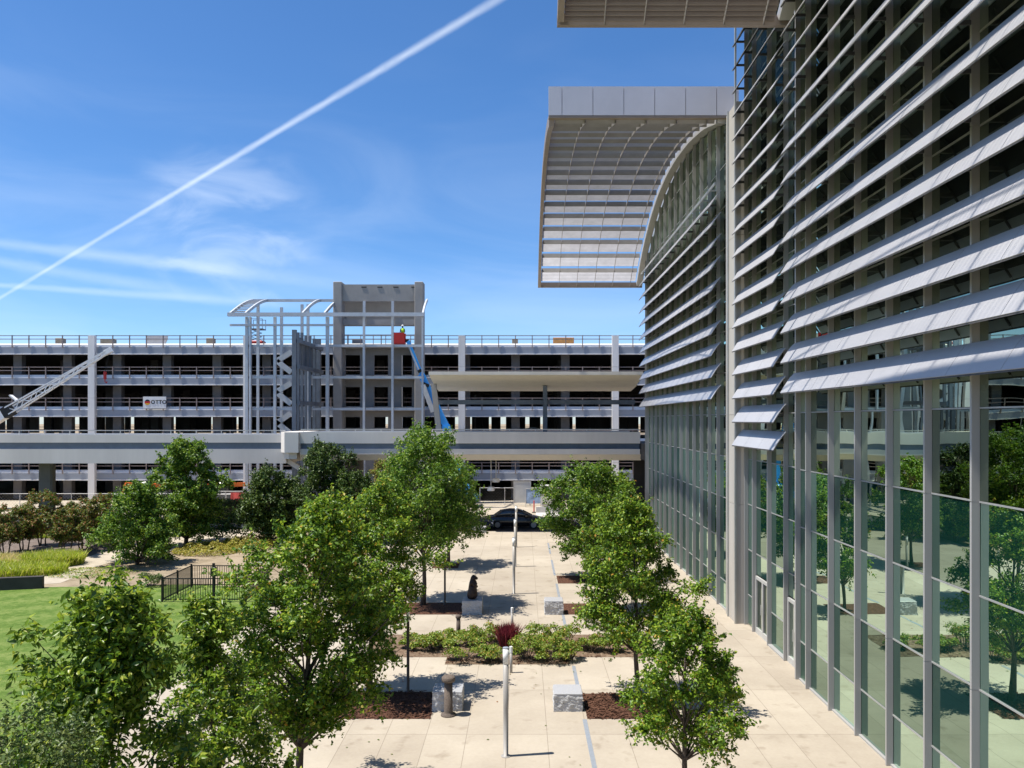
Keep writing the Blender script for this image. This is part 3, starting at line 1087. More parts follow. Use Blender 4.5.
for yy in (345.8, 377.3, 409):
    MB().box(xi0, 80.02, tz(yy) - 0.16, xi1, 81.49, tz(yy) + 0.16).build('floor_slab', 'tower_concrete', tw)
MB().box(xi0, 85.5, 0, xi1, 85.8, 7.2).build('back_wall', 'tower_infill', tw)
mb = MB()
for zz in (16.5, 16.95):
    mb.box(xi0, 80.1, zz, xi1, 80.16, zz + 0.06)
for k in range(6):
    mb.box(xi0 + 0.6 + k * 1.25, 80.09, 15.96, xi0 + 0.66 + k * 1.25, 80.17, 17.0)
mb.build('guard_rail', 'rail_rust', tw)

# ================================================================== STEEL CANOPY FRAME UNDER CONSTRUCTION
fr = thing('steel_frame', 'bare grey steel skeleton with an arched unfinished roof beside the concrete tower', 'steel frame', (-20, 77, 0))
FXL, FXR = -28.0, -9.35
mb = MB().box(FXL, 75.85, 18.3, FXR, 76.15, 18.65)
mb.build('front_beam', 'frame_steel', fr)
MB().box(-28.0, 82.85, 20.72, -18.95, 83.1, 20.97).build('rear_beam', 'frame_steel', fr)


def arc(x, y0=76.16, y1=83.0, z0=18.5, z1=20.85, n=9):
    return [(x, y0 + (y1 - y0) * i / n, z0 + (z1 - z0) * (0.5 * math.sin(i / n * math.pi / 2) + 0.5 * i / n)) for i in range(n + 1)]


for x in (-27.9, -26.45, -21.0, -18.9, -9.5):
    mb = MB()
    pts = arc(x) if x < -18 else arc(x, y1=79.8, z1=20.4)
    for p, q in zip(pts[:-1], pts[1:]):
        mb.bar(p, q, 0.16, 0.28)
    mb.build('arched_rib', 'frame_steel', fr)
for p in arc(0)[1:-1]:
    MB().box(-27.8, p[1] - 0.28, p[2] + 0.02, -26.55, p[1] + 0.12, p[2] + 0.09).build('roof_slat', 'frame_steel', fr)
Yf = 76.5
for px, w in ((247, 0.26), (250.5, 0.16), (275, 0.24), (327.5, 0.3), (364, 0.2), (392.5, 0.2), (422.5, 0.16)):
    x = (px - 522.5) * Yf / 800
    MB().box(x - w / 2, Yf - 0.14, 0, x + w / 2, Yf + 0.14, 18.29).build('steel_column', 'frame_steel', fr)
for px, top in ((258, 20.3), (281.5, 20.0), (302, 20.3), (308, 20.3)):
    x = (px - 522.5) * 82.0 / 800
    MB().box(x - 0.13, 81.9, 0, x + 0.13, 82.15, top).build('steel_column', 'frame_steel', fr)
for yy in (346, 377.5, 409):
    z = 8.5 - (yy - 419.5) * 77 / 800
    MB().box(-26.3, 76.66, z - 0.11, -9.45, 76.9, z + 0.11).build('cross_beam', 'frame_steel', fr)
MB().box(-27.9, 76.2, 17.4, -18.0, 76.36, 17.6).build('cross_beam', 'frame_steel', fr)
for (a, b) in (((277, 361), (291.5, 352)), ((277, 361), (291.5, 372.5)), ((276, 392), (291.5, 383)), ((276, 392), (291.5, 404)), ((276, 424), (291, 413)), ((275, 421), (290, 433))):
    MB().bar(P(a[0], a[1], 78), P(b[0], b[1], 78), 0.22, 0.5).build('stair_stringer', 'frame_steel', fr)
for i, (yy, w) in enumerate(((71.4, 0.36), (72.6, 0.22), (73.8, 0.24), (75.1, 0.22), (76.6, 0.24), (78.2, 0.3), (79.6, 0.5))):
    MB().box(-20.35 - w / 2, yy - w / 2, 0, -20.35 + w / 2, yy + w / 2, 16.5 - 0.1 * (i % 2)).build('wall_post', 'dark_steel', fr)
for z in (15.5, 13.2, 10.0):
    MB().box(-20.1, 71.3, z - 0.18, -19.85, 79.8, z + 0.18).build('wall_rail', 'dark_steel', fr)
for i in range(4):
    y0 = 72.8 + i * 1.35
    MB().box(-20.42, y0, 13.5, -20.34, y0 + 0.85, 16.0 - 0.15 * i).build('wall_panel', 'dark_steel', fr)

# ================================================================== PEDESTRIAN BRIDGE
bg = thing('pedestrian_bridge', 'long concrete pedestrian bridge with a cream roofed end joining the glass terminal', 'bridge', (-18, 63, 0))
Yb = 60.5
mb = MB().box(-16.85, Yb, 6.69, 8.9, Yb + 0.25, 7.56).box(-16.85, Yb + 5.9, 6.69, 8.9, Yb + 6.15, 7.56)
mb.build('parapet', 'bridge_concrete', bg)
MB().box(-16.85, Yb + 0.35, 6.27, 8.9, Yb + 5.8, 6.685).build('deck', 'bridge_blue', bg)
MB().box(-16.85, Yb + 0.05, 5.86, 8.9, Yb + 6.1, 6.265).build('edge_beam', 'bridge_concrete', bg)
MB().prism([(Yb + 0.06, 5.855), (Yb + 0.28, 5.40), (Yb + 5.9, 5.40), (Yb + 6.08, 5.855)], 'x', -16.85, 9.0).build('girder', 'bridge_tan', bg)
mb = MB().box(-16.8, Yb + 0.09, 7.72, 8.85, Yb + 0.15, 7.78)
for k in range(14):
    mb.box(-16.6 + k * 1.95, Yb + 0.09, 7.56, -16.55 + k * 1.95, Yb + 0.15, 7.72)
mb.build('handrail', 'rail_white', bg)
# left span, a little lower
Yl = 61.6
MB().box(-80, Yl, 6.72, -18.2, Yl + 0.25, 7.34).build('parapet', 'bridge_concrete', bg)
MB().box(-80, Yl + 5.3, 6.72, -18.2, Yl + 5.55, 7.34).build('parapet', 'bridge_concrete', bg)
MB().box(-80, Yl + 0.35, 6.22, -18.2, Yl + 5.2, 6.715).build('deck', 'bridge_blue', bg)
MB().box(-80, Yl + 0.03, 5.12, -18.2, Yl + 5.5, 6.215).build('girder', 'bridge_concrete', bg)
mb = MB().box(-80, Yl + 0.09, 7.62, -18.3, Yl + 0.15, 7.68)
for k in range(32):
    mb.box(-79.8 + k * 1.95, Yl + 0.09, 7.34, -79.75 + k * 1.95, Yl + 0.15, 7.62)
mb.build('handrail', 'rail_white', bg)
# knuckle block where the spans meet
MB().prism([(-18.5, Yb + 0.8), (-17.9, Yb - 0.35), (-16.86, Yb - 0.35), (-16.86, Yb + 6.2), (-18.5, Yb + 6.2)], 'z', 6.0, 7.55).build('joint_block', 'bridge_concrete', bg)
MB().prism([(-18.3, Yb + 0.9), (-17.7, Yb + 0.1), (-17.1, Yb + 0.1), (-17.1, Yb + 5.5), (-18.3, Yb + 5.5)], 'z', 5.5, 5.995).build('joint_base', 'bridge_concrete', bg)
MB().bar((-18.3, Yb + 1.5, 5.4), (-15.2, Yb + 1.5, 3.4), 0.35).build('strut', 'bridge_concrete', bg)
for x in (-37.75, -57, -76):
    mb = MB().cham(x - 0.54, Yl + 1.6, -0.2, x + 0.54, Yl + 2.3, 5.115, 0.12)
    mb.build('pier', 'garage_inside', bg)
MB().cham(-13.7, Yb + 1.9, -0.2, -12.6, Yb + 3.1, 5.39, 0.12).build('pier', 'garage_inside', bg)
# roof over the right span
roof_poly = [(59.7, 11.98), (59.7, 11.80), (61.5, 11.45), (63.5, 11.12), (66.4, 10.85), (66.4, 11.15), (63.5, 11.45), (61.5, 11.80), (59.9, 12.05)]
c = MB().prism(roof_poly, 'x', -6.95, 9.0).build('walkway_roof', 'canopy_cream', bg)
MB().box(-7.0, 59.62, 11.83, 9.0, 59.69, 12.08).build('roof_edge', 'bridge_concrete', c)
MB().box(-6.7, 63.4, 9.7, 8.9, 63.75, 10.05).build('cross_beam', 'dark_steel', c)
MB().box(1.62, 63.0, 6.69, 1.95, 63.39, 11.15).build('roof_post', 'dark_steel', c)
MB().bar((-6.45, 62.6, 6.69), (-6.95, 62.6, 11.3), 0.42, 0.3).build('roof_post', 'tower_concrete', c)
# lamps hanging from the soffit
for i, (px, y1, Y, lab) in enumerate(((491, 489, 62.2, 'drum lamp on the longer rod hanging under the bridge above the cars'), (496, 480.5, 63.4, 'drum lamp on the shorter rod hanging under the bridge above the cars'))):
    x, _, z = P(px, y1, Y)
    t = thing('pendant_lamp', lab, 'lamp', (x, Y, z), 'lamps hanging under the bridge')
    MB().tube([(x, Y, z + 0.15), (x, Y, 5.40)], 0.03).build('rod', 'rail_white', t)
    MB().lathe(x, Y, [(0.05, z + 0.2), (0.27, z + 0.15), (0.29, z - 0.12), (0.24, z - 0.14)], 14).build('lamp_shade', 'lamp_white', t)

# ================================================================== BOOM LIFT AND WORKER
Yq = 78.6
bl = thing('boom_lift', 'blue boom lift reaching up past the concrete tower with a red basket', 'boom lift', (-6.6, Yq, 0))
mb = MB().cham(-8.2, Yq - 1.2, 0.5, -4.4, Yq + 1.2, 1.15, 0.12)
mb.build('chassis', 'boom_blue', bl)
for x in (-7.6, -5.0):
    for s in (-1, 1):
        MB().tube([(x, Yq + s * 1.28, 0.5), (x, Yq + s * 0.85, 0.5)], 0.5, 18).build('wheel', 'rubber', bl)
MB().cham(-7.4, Yq - 0.9, 1.15, -5.2, Yq + 0.9, 2.2, 0.15).build('turret', 'boom_blue', bl)
pA, pB, pC, pD = Vector((-5.9, Yq, 2.2)), Vector(P(447, 428, Yq)), Vector(P(421, 374, Yq)), Vector(P(408, 341, Yq))
MB().bar(pA, pB.lerp(pC, 0.05), 0.62, 0.8).build('boom', 'boom_blue', bl)
MB().bar(pB, pC, 0.5, 0.62).build('boom', 'boom_blue', bl)
MB().bar(pC.lerp(pB, 0.1) + Vector((0, -0.02, 0)), pD, 0.30, 0.36).build('boom', 'boom_blue', bl)
MB().bar(Vector(P(433, 412, Yq - 0.5)), Vector(P(423, 385, Yq - 0.5)), 0.16, 0.45).build('link_arm', 'rail_white', bl)
MB().bar(Vector(P(420, 372, Yq - 0.35)), Vector(P(409, 347, Yq - 0.35)), 0.1, 0.12).build('hose', 'rail_white', bl)
MB().bar(Vector(P(429, 386, Yq - 0.4)), Vector(P(422, 383, Yq - 0.4)), 0.2, 0.3).build('joint', 'black_iron', bl)
MB().bar(Vector(P(421.5, 370, Yq - 0.35)), Vector(P(418, 372, Yq - 0.35)), 0.15, 0.3).build('joint', 'black_iron', bl)
bx, _, bz = P(399.5, 344, Yq)
mb = MB().box(bx - 0.55, Yq - 0.5, bz, bx + 0.55, Yq + 0.5, bz + 0.08)
mb.box(bx - 0.55, Yq - 0.5, bz + 0.08, bx + 0.55, Yq - 0.46, bz + 1.08).box(bx - 0.55, Yq + 0.46, bz + 0.08, bx + 0.55, Yq + 0.5, bz + 1.08)
mb.box(bx - 0.55, Yq - 0.46, bz + 0.08, bx - 0.51, Yq + 0.46, bz + 1.08)
mb.build('basket', 'lift_red', bl)
MB().bar(pD, (bx + 0.75, Yq, bz + 0.35), 0.3, 0.3).bar((bx + 0.75, Yq, bz + 0.3), (bx + 0.56, Yq, bz + 0.3), 0.25).build('jib', 'black_iron', bl)


def person(name, label, loc, face=0.0, vest='vest_lime'):
    """a small standing worker: one continuous skinned body, hair/clothing as children"""
    x, y, z = loc
    root = thing(name, label, 'person', loc)
    verts = [(0, 0, .95), (0, 0, 1.15), (0, 0, 1.38), (0, 0, 1.50), (0, 0.02, 1.62), (0, 0.02, 1.74),
             (.09, 0, .9), (.10, .02, .5), (.10, 0, .09), (.10, .14, .05), (-.09, 0, .9), (-.10, .02, .5), (-.10, 0, .09), (-.10, .14, .05),
             (.19, 0, 1.40), (.25, .04, 1.13), (.20, .24, 1.02), (.17, .33, 1.02), (-.19, 0, 1.40), (-.25, .04, 1.13), (-.20, .24, 1.02), (-.17, .33, 1.02)]
    edges = [(0, 1), (1, 2), (2, 3), (3, 4), (4, 5), (0, 6), (6, 7), (7, 8), (8, 9), (0, 10), (10, 11), (11, 12), (12, 13),
             (2, 14), (14, 15), (15, 16), (16, 17), (2, 18), (18, 19), (19, 20), (20, 21)]
    rad = [.14, .13, .14, .055, .085, .075, .09, .065, .045, .04, .09, .065, .045, .04, .06, .045, .035, .035, .06, .045, .035, .035]
    me = bpy.data.meshes.new('body')
    me.from_pydata(verts, edges, [])
    o = bpy.data.objects.new('body', me)
    COL.objects.link(o)
    md = o.modifiers.new('skin', 'SKIN')
    for i, r in enumerate(rad):
        me.skin_vertices[0].data[i].radius = (r, r)
    me.skin_vertices[0].data[0].use_root = True
    o.modifiers.new('sub', 'SUBSURF').levels = 1
    me.materials.append(MATS['trousers'])
    o.parent = root
    root.rotation_euler = (0, 0, face)
    ROOT[root.name] = Vector((0, 0, 0))
    MB().tube([(0, 0, .98), (0, 0, 1.2), (0, 0, 1.40), (0, 0, 1.47)], [.17, .185, .185, .09], 12).build('vest', vest, root, True)
    MB().lathe(0, 0.02, [(.125, 1.68), (.12, 1.74), (.09, 1.80), (.03, 1.83)], 12).build('helmet', 'helmet_white', root, True)
    return root


person('person', 'worker in a lime safety vest standing in the red lift basket', (bx + 0.3, Yq + 0.1, bz + 0.08), 0.6)

# ================================================================== TRUCK CRANE
Yc = 76.0
cr = thing('truck_crane', 'white lattice boom of a crane slanting up across the left of the garage', 'crane', (-58, Yc, 0))
cA, cB = Vector(P(9, 411, Yc)), Vector(P(107, 352, Yc))
d = (cB - cA).normalized()
nrm = Vector((-d.z, 0, d.x))
mb = MB()
n = 14
ch = []
for i in range(n + 1):
    t = i / n
    h = 0.72 * (1 - t) + 0.26 * t
    c0_ = cA.lerp(cB, t)
    ch.append([c0_ + nrm * (sx * h / 2) + Vector((0, sy * h / 2, 0)) for sx in (-1, 1) for sy in (-1, 1)])
for i in range(n):
    for k in range(4):
        mb.bar(ch[i][k], ch[i + 1][k], 0.11)
    a, b = (0, 2) if i % 2 else (2, 0)
    mb.bar(ch[i][a], ch[i + 1][b], 0.06)
    a, b = (1, 3) if i % 2 else (3, 1)
    mb.bar(ch[i][a], ch[i + 1][b], 0.06)
    mb.bar(ch[i][0], ch[i + 1][1] if i % 2 else ch[i][1], 0.05)
mb.build('lattice_boom', 'crane_white', cr)
MB().bar(cB - d * 0.2, cB + d * 0.5, 0.3, 0.5).build('boom_head', 'crane_white', cr)
MB().bar(cA - d * 0.5, cA + d * 0.35, 0.8, 1.0).build('boom_hinge', 'black_iron', cr)
cC = cA - d * 9.0
MB().bar(cC, cA - d * 0.5, 0.8, 0.95).build('boom', 'crane_white', cr)
MB().bar(cA + d * 1.2 + nrm * 0.4, cA + d * 0.9 + nrm * 1.2, 0.5, 0.12).build('winch_mast', 'crane_white', cr)
MB().cham(cC.x - 2.2, Yc - 1.2, 1.6, cC.x + 1.2, Yc + 1.2, cC.z + 0.6, 0.15).build('turret', 'crane_white', cr)
MB().cham(cC.x - 6.5, Yc - 1.3, 0.7, cC.x + 5.0, Yc + 1.3, 1.6, 0.1).build('chassis', 'crane_white', cr)
for dx in (-5.3, -3.9, 2.4, 3.8):
    for s in (-1, 1):
        MB().tube([(cC.x + dx, Yc + s * 1.32, 0.55), (cC.x + dx, Yc + s * 0.9, 0.55)], 0.55, 16).build('wheel', 'rubber', cr)
hk = P(105, 374, Yc)
MB().tube([tuple(cB + d * 0.3), (hk[0], Yc, hk[2] + 0.2)], 0.02, 6).build('cable', 'black_iron', cr)
MB().cham(hk[0] - 0.13, Yc - 0.1, hk[2] - 0.5, hk[0] + 0.13, Yc + 0.1, hk[2] + 0.25, 0.05).tube(
    [(hk[0], Yc, hk[2] - 0.5), (hk[0], Yc, hk[2] - 0.75), (hk[0] + 0.14, Yc, hk[2] - 0.85), (hk[0] + 0.2, Yc, hk[2] - 0.7)], 0.05, 6).build('hook', 'lift_red', cr)

# ================================================================== BANNER ON THE GARAGE RAIL
sx0, _, sz1 = P(143.2, 396.6, 83.7)
sx1, _, sz0 = P(166.2, 408.4, 83.7)
sg = thing('banner', 'white banner lettered OTTO with a black red and gold disc on the garage rail', 'banner', ((sx0 + sx1) / 2, 83.7, sz0))
MB().box(sx0, 83.66, sz0, sx1, 83.72, sz1).build('board', 'sign_white', sg)
cx, cz, rr = sx0 + 0.46, (sz0 + sz1) / 2 + 0.02, 0.29


def disc_slice(a0, a1, m):
    pts = [(cx + rr * math.cos(t), cz + rr * math.sin(t)) for t in np.linspace(a0, a1, 14)]
    mb = MB().prism(pts, 'y', 83.640, 83.658)
    return mb.build('emblem', m, sg)


q = 0.34
disc_slice(q, math.pi - q, 'sign_black')
pts = [(cx + rr * math.cos(t), cz + rr * math.sin(t)) for t in list(np.linspace(-q, q, 5)) + list(np.linspace(math.pi - q, math.pi + q, 5))]
MB().prism(pts, 'y', 83.640, 83.658).build('emblem', 'sign_red', sg)
disc_slice(math.pi + q, 2 * math.pi - q, 'sign_gold')
fc = bpy.data.curves.new('lettering', 'FONT')
fc.body = 'OTTO'
fc.size = 0.56
fc.extrude = 0.008
fc.offset = 0.012
fc.space_character = 1.06
tmp = bpy.data.objects.new('lettering', fc)
COL.objects.link(tmp)
bpy.context.view_layer.update()
me = bpy.data.meshes.new_from_object(tmp.evaluated_get(bpy.context.evaluated_depsgraph_get()))
bpy.data.objects.remove(tmp)
me.materials.clear()
me.materials.append(MATS['sign_black'])
lt = bpy.data.objects.new('lettering', me)
COL.objects.link(lt)
lt.parent = sg
lt.rotation_euler = (math.pi / 2, 0, 0)
lt.location = Vector((sx0 + 0.82, 83.645, cz - 0.16)) - ROOT[sg.name]

# ================================================================== THINGS ON THE GARAGE ROOF
def roof_item(name, label, cat, mb, m):
    return tag(mb.build(name, m), label, cat)


def rbox(px0, px1, py0, py1, Y, dep=0.8):
    x0, x1 = (px0 - 522.5) * Y / 800, (px1 - 522.5) * Y / 800
    return MB().cham(x0, Y, 16.03 if py1 > 345 else 8.5 - (py1 - 419.5) * Y / 800, x1, Y + dep, 8.5 - (py0 - 419.5) * Y / 800, 0.03)


roof_item('plywood_sheet', 'orange plywood sheet standing behind the garage roof rail', 'plywood', rbox(553, 574, 337.5, 346.5, 85.2, 0.05), 'plywood')
roof_item('tarpaulin', 'white tarpaulin hung along the garage roof rail near the crane tip', 'tarpaulin',
          MB().prism([(P(146, 0, 84.5)[0], 16.5), (P(150, 0, 84.5)[0], 16.25), (P(157, 0, 84.5)[0], 16.2), (P(165, 0, 84.5)[0], 16.3), (P(168, 0, 84.5)[0], 17.0), (P(168, 0, 84.5)[0], 17.32), (P(146, 0, 84.5)[0], 17.32)], 'y', 84.45, 84.5), 'tarp_white')
for px0, px1, py0, lab in ((100, 113, 339, 'tan crate on the garage roof between crane tip and white tarpaulin'), (206, 213, 338, 'tan crate on the garage roof right of the white tarpaulin'),
                           (55, 62, 338, 'tan crate on the garage roof left of the crane tip'), (512, 518, 339, 'tan crate on the garage roof left of the orange plywood')):
    t = tag(rbox(px0, px1, py0, 346, 85.0).build('crate', 'crate_tan'), lab, 'crate', 'crates on the garage roof')
roof_item('generator', 'dark generator box behind the tower guard rail on the roof', 'generator', rbox(352, 362, 339.5, 346, 87.0), 'dark_steel')
sl = thing('scissor_lift', 'red scissor lift parked on the garage roof inside the steel frame', 'scissor lift', P(257, 346, 86.5))
x0_ = P(251, 0, 86.5)[0]
x1_ = P(264, 0, 86.5)[0]
MB().cham(x0_, 86.0, 16.25, x1_, 87.2, 17.0, 0.08).build('base', 'lift_red', sl)
mb = MB()
for k in range(3):
    za = 17.0 + k * 0.4
    mb.bar((x0_ + 0.1, 86.1, za), (x1_ - 0.1, 86.1, za + 0.4), 0.06).bar((x1_ - 0.1, 86.1, za), (x0_ + 0.1, 86.1, za + 0.4), 0.06)
mb.build('scissor', 'dark_steel', sl)
mb = MB().box(x0_, 86.0, 18.2, x1_, 87.2, 18.3)
for xx in (x0_ + 0.03, x1_ - 0.03):
    for yy in (86.03, 87.17):
        mb.box(xx - 0.025, yy - 0.025, 18.3, xx + 0.025, yy + 0.025, 19.3)
mb.box(x0_, 86.0, 19.3, x1_, 86.05, 19.35).box(x0_, 87.15, 19.3, x1_, 87.2, 19.35)
mb.build('platform', 'dark_steel', sl)
for xx in (x0_ + 0.25, x1_ - 0.25):
    MB().tube([(xx, 85.98, 16.3), (xx, 86.2, 16.3)], 0.22, 12).build('wheel', 'rubber', sl)

# ================================================================== CARS
def station(x, w, zb, zt, rd=0.12):
    return [(x, -w + rd, zb), (x, -w, zb + rd), (x, -w * 1.0, (zb + zt) / 2), (x, -w + 0.03, zt - rd * 0.6), (x, -w + rd, zt),
            (x, w - rd, zt), (x, w - 0.03, zt - rd * 0.6), (x, w * 1.0, (zb + zt) / 2), (x, w, zb + rd), (x, w - rd, zb)]


def loft(mb, sts):
    o = len(mb.v)
    n = len(sts[0])
    for s_ in sts:
        mb.v.extend(s_)
    for i in range(len(sts) - 1):
        for k in range(n):
            mb.f.append((o + i * n + k, o + i * n + (k + 1) % n, o + (i + 1) * n + (k + 1) % n, o + (i + 1) * n + k))
    mb.f.append(tuple(o + k for k in range(n)))
    mb.f.append(tuple(o + (len(sts) - 1) * n + k for k in range(n)))


def make_car(label, paint, group):
    t = thing('parked_car', label, 'car', (0, 0, 0), group)
    mb = MB()
    loft(mb, [station(-2.35, .72, .42, .78), station(-2.25, .84, .30, .92), station(-1.6, .90, .22, .98), station(-0.6, .91, .20, 1.0),
              station(0.6, .91, .20, .99), station(1.5, .90, .22, .92), station(2.1, .84, .28, .80), station(2.38, .70, .38, .66)])
    b = mb.build('body', paint, t, True)
    mb = MB()
    loft(mb, [station(-1.75, .74, .97, .985, .005), station(-1.15, .68, .96, 1.36, .08), station(-0.5, .66, .96, 1.46, .09), station(0.2, .66, .96, 1.44, .09),
              station(0.55, .67, .96, 1.34, .08), station(1.35, .74, .93, .95, .005)])
    mb.build('cabin', 'car_glass', t, True)
    mb = MB()
    loft(mb, [station(-1.1, .62, 1.34, 1.39, .015), station(-0.5, .62, 1.44, 1.49, .015), station(0.2, .61, 1.42, 1.47, .015), station(0.52, .60, 1.32, 1.37, .015)])
    mb.build('roof', paint, t, True)
    for s in (-1, 1):
        mb = MB()
        mb.bar((0.58, s * .66, 1.34), (1.33, s * .76, .95), .05).bar((-0.35, s * .70, 1.42), (-0.35, s * .78, .97), .06).bar((-1.15, s * .67, 1.36), (-1.7, s * .75, .98), .08)
        mb.build('pillar', paint, t)
        MB().cham(0.75, s * .95 - .09, 0.98, 0.95, s * .95 + .09, 1.12, .03).build('mirror', paint, t)
        MB().cham(2.12, s * .55 - .16, .62, 2.34, s * .55 + .16, .74, .03).build('headlight', 'car_light', t)
        MB().cham(-2.34, s * .55 - .16, .72, -2.2, s * .55 + .16, .86, .03).build('taillight', 'sign_red', t)
        for x in (-1.42, 1.42):
            wv = MB().tube([(x, s * .72, .33), (x, s * .925, .33)], .33, 22).build('wheel', 'rubber', t)
            MB().tube([(x, s * .92, .33), (x, s * .935, .33)], .21, 16).build('rim', 'post_metal', wv)
    return t


car = make_car('black sedan in the bridge shade straight behind the light columns', 'car_black', 'cars parked along the road')
car.location = (-0.55, 63.9, -0.13)
c2 = make_car('dark navy sedan in the bridge shade, half behind the tall plaza tree', 'car_navy', 'cars parked along the road')
c2.location = (-4.6, 62.0, -0.13)
c3 = make_car('silver sedan parked on the garage deck just above the bridge handrail', 'car_silver', 'cars parked in the garage')
c3.location = (1.3, 88.2, 6.11)

# ================================================================== STREET AND SITE THINGS BEHIND THE ROAD
def site_fence(x0, x1, Y, z, label):
    t = thing('site_fence', label, 'fence', ((x0 + x1) / 2, Y, 0), 'site fences along the garage')
    mb = MB()
    x = x0
    while x <= x1 + 0.01:
        mb.tube([(x, Y, 0), (x, Y, z + 0.05)], 0.035, 8)
        x += 2.45
    mb.build('post', 'rail_white', t)
    MB().tube([(x0, Y, z), (x1, Y, z)], 0.03, 8).tube([(x0, Y, 0.12), (x1, Y, 0.12)], 0.02, 8).build('rail', 'rail_white', t)
    mb = MB()
    k = x0
    while k < x1:
        for sgn in (-1, 1):
            a, b = k, k + sgn * (z - 0.2)
            mb.bar((a, Y + 0.03 * sgn, 0.15), (min(max(b, x0), x1), Y + 0.03 * sgn, 0.15 + abs(min(max(b, x0), x1) - a)), 0.006)
        k += 0.30
    mb.build('mesh_wire', 'post_metal', t)


site_fence(-60, -27.0, 76.0, 1.45, 'grey wire site fence behind the rust coloured small trees')
site_fence(-4.2, 5.6, 79.0, 1.75, 'grey wire site fence behind the parked black sedan')


def board(name, label, cat, px0, px1, py0, Y, m, frame):
    x0, x1 = (px0 - 522.5) * Y / 800, (px1 - 522.5) * Y / 800
    z1 = 8.5 - (py0 - 419.5) * Y / 800
    t = thing(name, label, cat, ((x0 + x1) / 2, Y, 0))
    MB().box(x0 + 0.06, Y - 0.03, 0.35, x1 - 0.06, Y + 0.03, z1 - 0.06).build('panel', m, t)
    mb = MB().box(x0, Y - 0.05, 0, x0 + 0.06, Y + 0.05, z1).box(x1 - 0.06, Y - 0.05, 0, x1, Y + 0.05, z1).box(x0 + 0.06, Y - 0.05, z1 - 0.06, x1 - 0.06, Y + 0.05, z1)
    mb.build('frame', frame, t)


board('notice_board', 'tall white framed grey notice board behind the black sedan', 'notice board', 513.5, 531, 481.5, 78.4, 'board_grey', 'rail_white')
board('poster_board', 'blue and white poster board beside the tall notice board', 'poster board', 525.5, 541, 488.5, 77.6, 'poster_blue', 'rail_white')
t = thing('cabinet', 'grey utility cabinet at the right of the poster board', 'cabinet', P(546, 505, 78))
x0_, x1_ = P(541, 0, 78)[0], P(552.5, 0, 78)[0]
MB().cham(x0_, 78, 0.1, x1_, 78.7, 2.0, 0.05).build('body', 'board_grey', t)
MB().box(x0_ + 0.12, 77.97, 0.3, x1_ - 0.12, 77.995, 1.75).build('door', 'garage_white', t)
MB().box(x0_ - 0.03, 77.95, 2.0, x1_ + 0.03, 78.75, 2.08).build('lid', 'garage_white', t)
t = thing('delineator', 'thin red traffic post standing behind the black sedan', 'traffic post', P(534, 512, 73))
x = P(534, 0, 73)[0]
MB().lathe(x, 73, [(0.2, 0.0), (0.2, 0.05), (0.07, 0.08)], 12).build('base', 'rubber', t)
MB().tube([(x, 73, 0.08), (x, 73, 1.1)], 0.06, 10).build('post', 'barrier_red', t)
t = tag(MB().prism([(70.3, 0), (70.9, 0), (70.72, 0.3), (70.68, 0.8), (70.52, 0.8), (70.48, 0.3)], 'x', P(536, 0, 70.5)[0], P(561, 0, 70.5)[0]).build('concrete_barrier', 'garage_white'),
        'low white concrete barrier on the far pavement by the red post', 'barrier')
t = thing('safety_barrier', 'red mesh safety barrier on a rail beside the dark hedge', 'barrier', P(244, 502, 74))
x0_, x1_ = P(230.5, 0, 74)[0], P(257, 0, 74)[0]
mb = MB()
for k in range(12):
    a, b = x0_ + (x1_ - x0_) * k / 12, x0_ + (x1_ - x0_) * (k + 1) / 12
    mb.add([(a, 74 + 0.05 * math.sin(k * 1.7), 0.35), (b, 74 + 0.05 * math.sin(k * 1.7 + 1.7), 0.35), (b, 74 + 0.04 * math.cos(k), 1.75), (a, 74 + 0.04 * math.cos(k - 1), 1.75)], [(0, 1, 2, 3)])
mb.build('mesh_cloth', 'barrier_red', t)
mb = MB().tube([(P(214, 0, 74)[0], 74.1, 1.85), (x1_ + 0.2, 74.1, 1.85)], 0.03)
for k in range(5):
    xx = P(214, 0, 74)[0] + k * 1.0
    mb.tube([(xx, 74.1, 0), (xx, 74.1, 1.85)], 0.03)
mb.build('rail', 'rail_white', t)
t = thing('waste_bin', 'small blue bin right of the red mesh barrier', 'bin', P(260, 500, 74))
x = P(260.5, 0, 74)[0]
MB().cham(x - 0.28, 73.7, 0.1, x + 0.28, 74.3, 1.5, 0.06).build('body', 'bin_blue', t)
MB().box(x - 0.31, 73.66, 1.5, x + 0.31, 74.34, 1.58).build('lid', 'bin_blue', t)
for s in (-1, 1):
    MB().tube([(x + s * 0.22, 74.32, 0.1), (x + s * 0.3, 74.32, 0.1)], 0.1, 10).build('wheel', 'rubber', t)


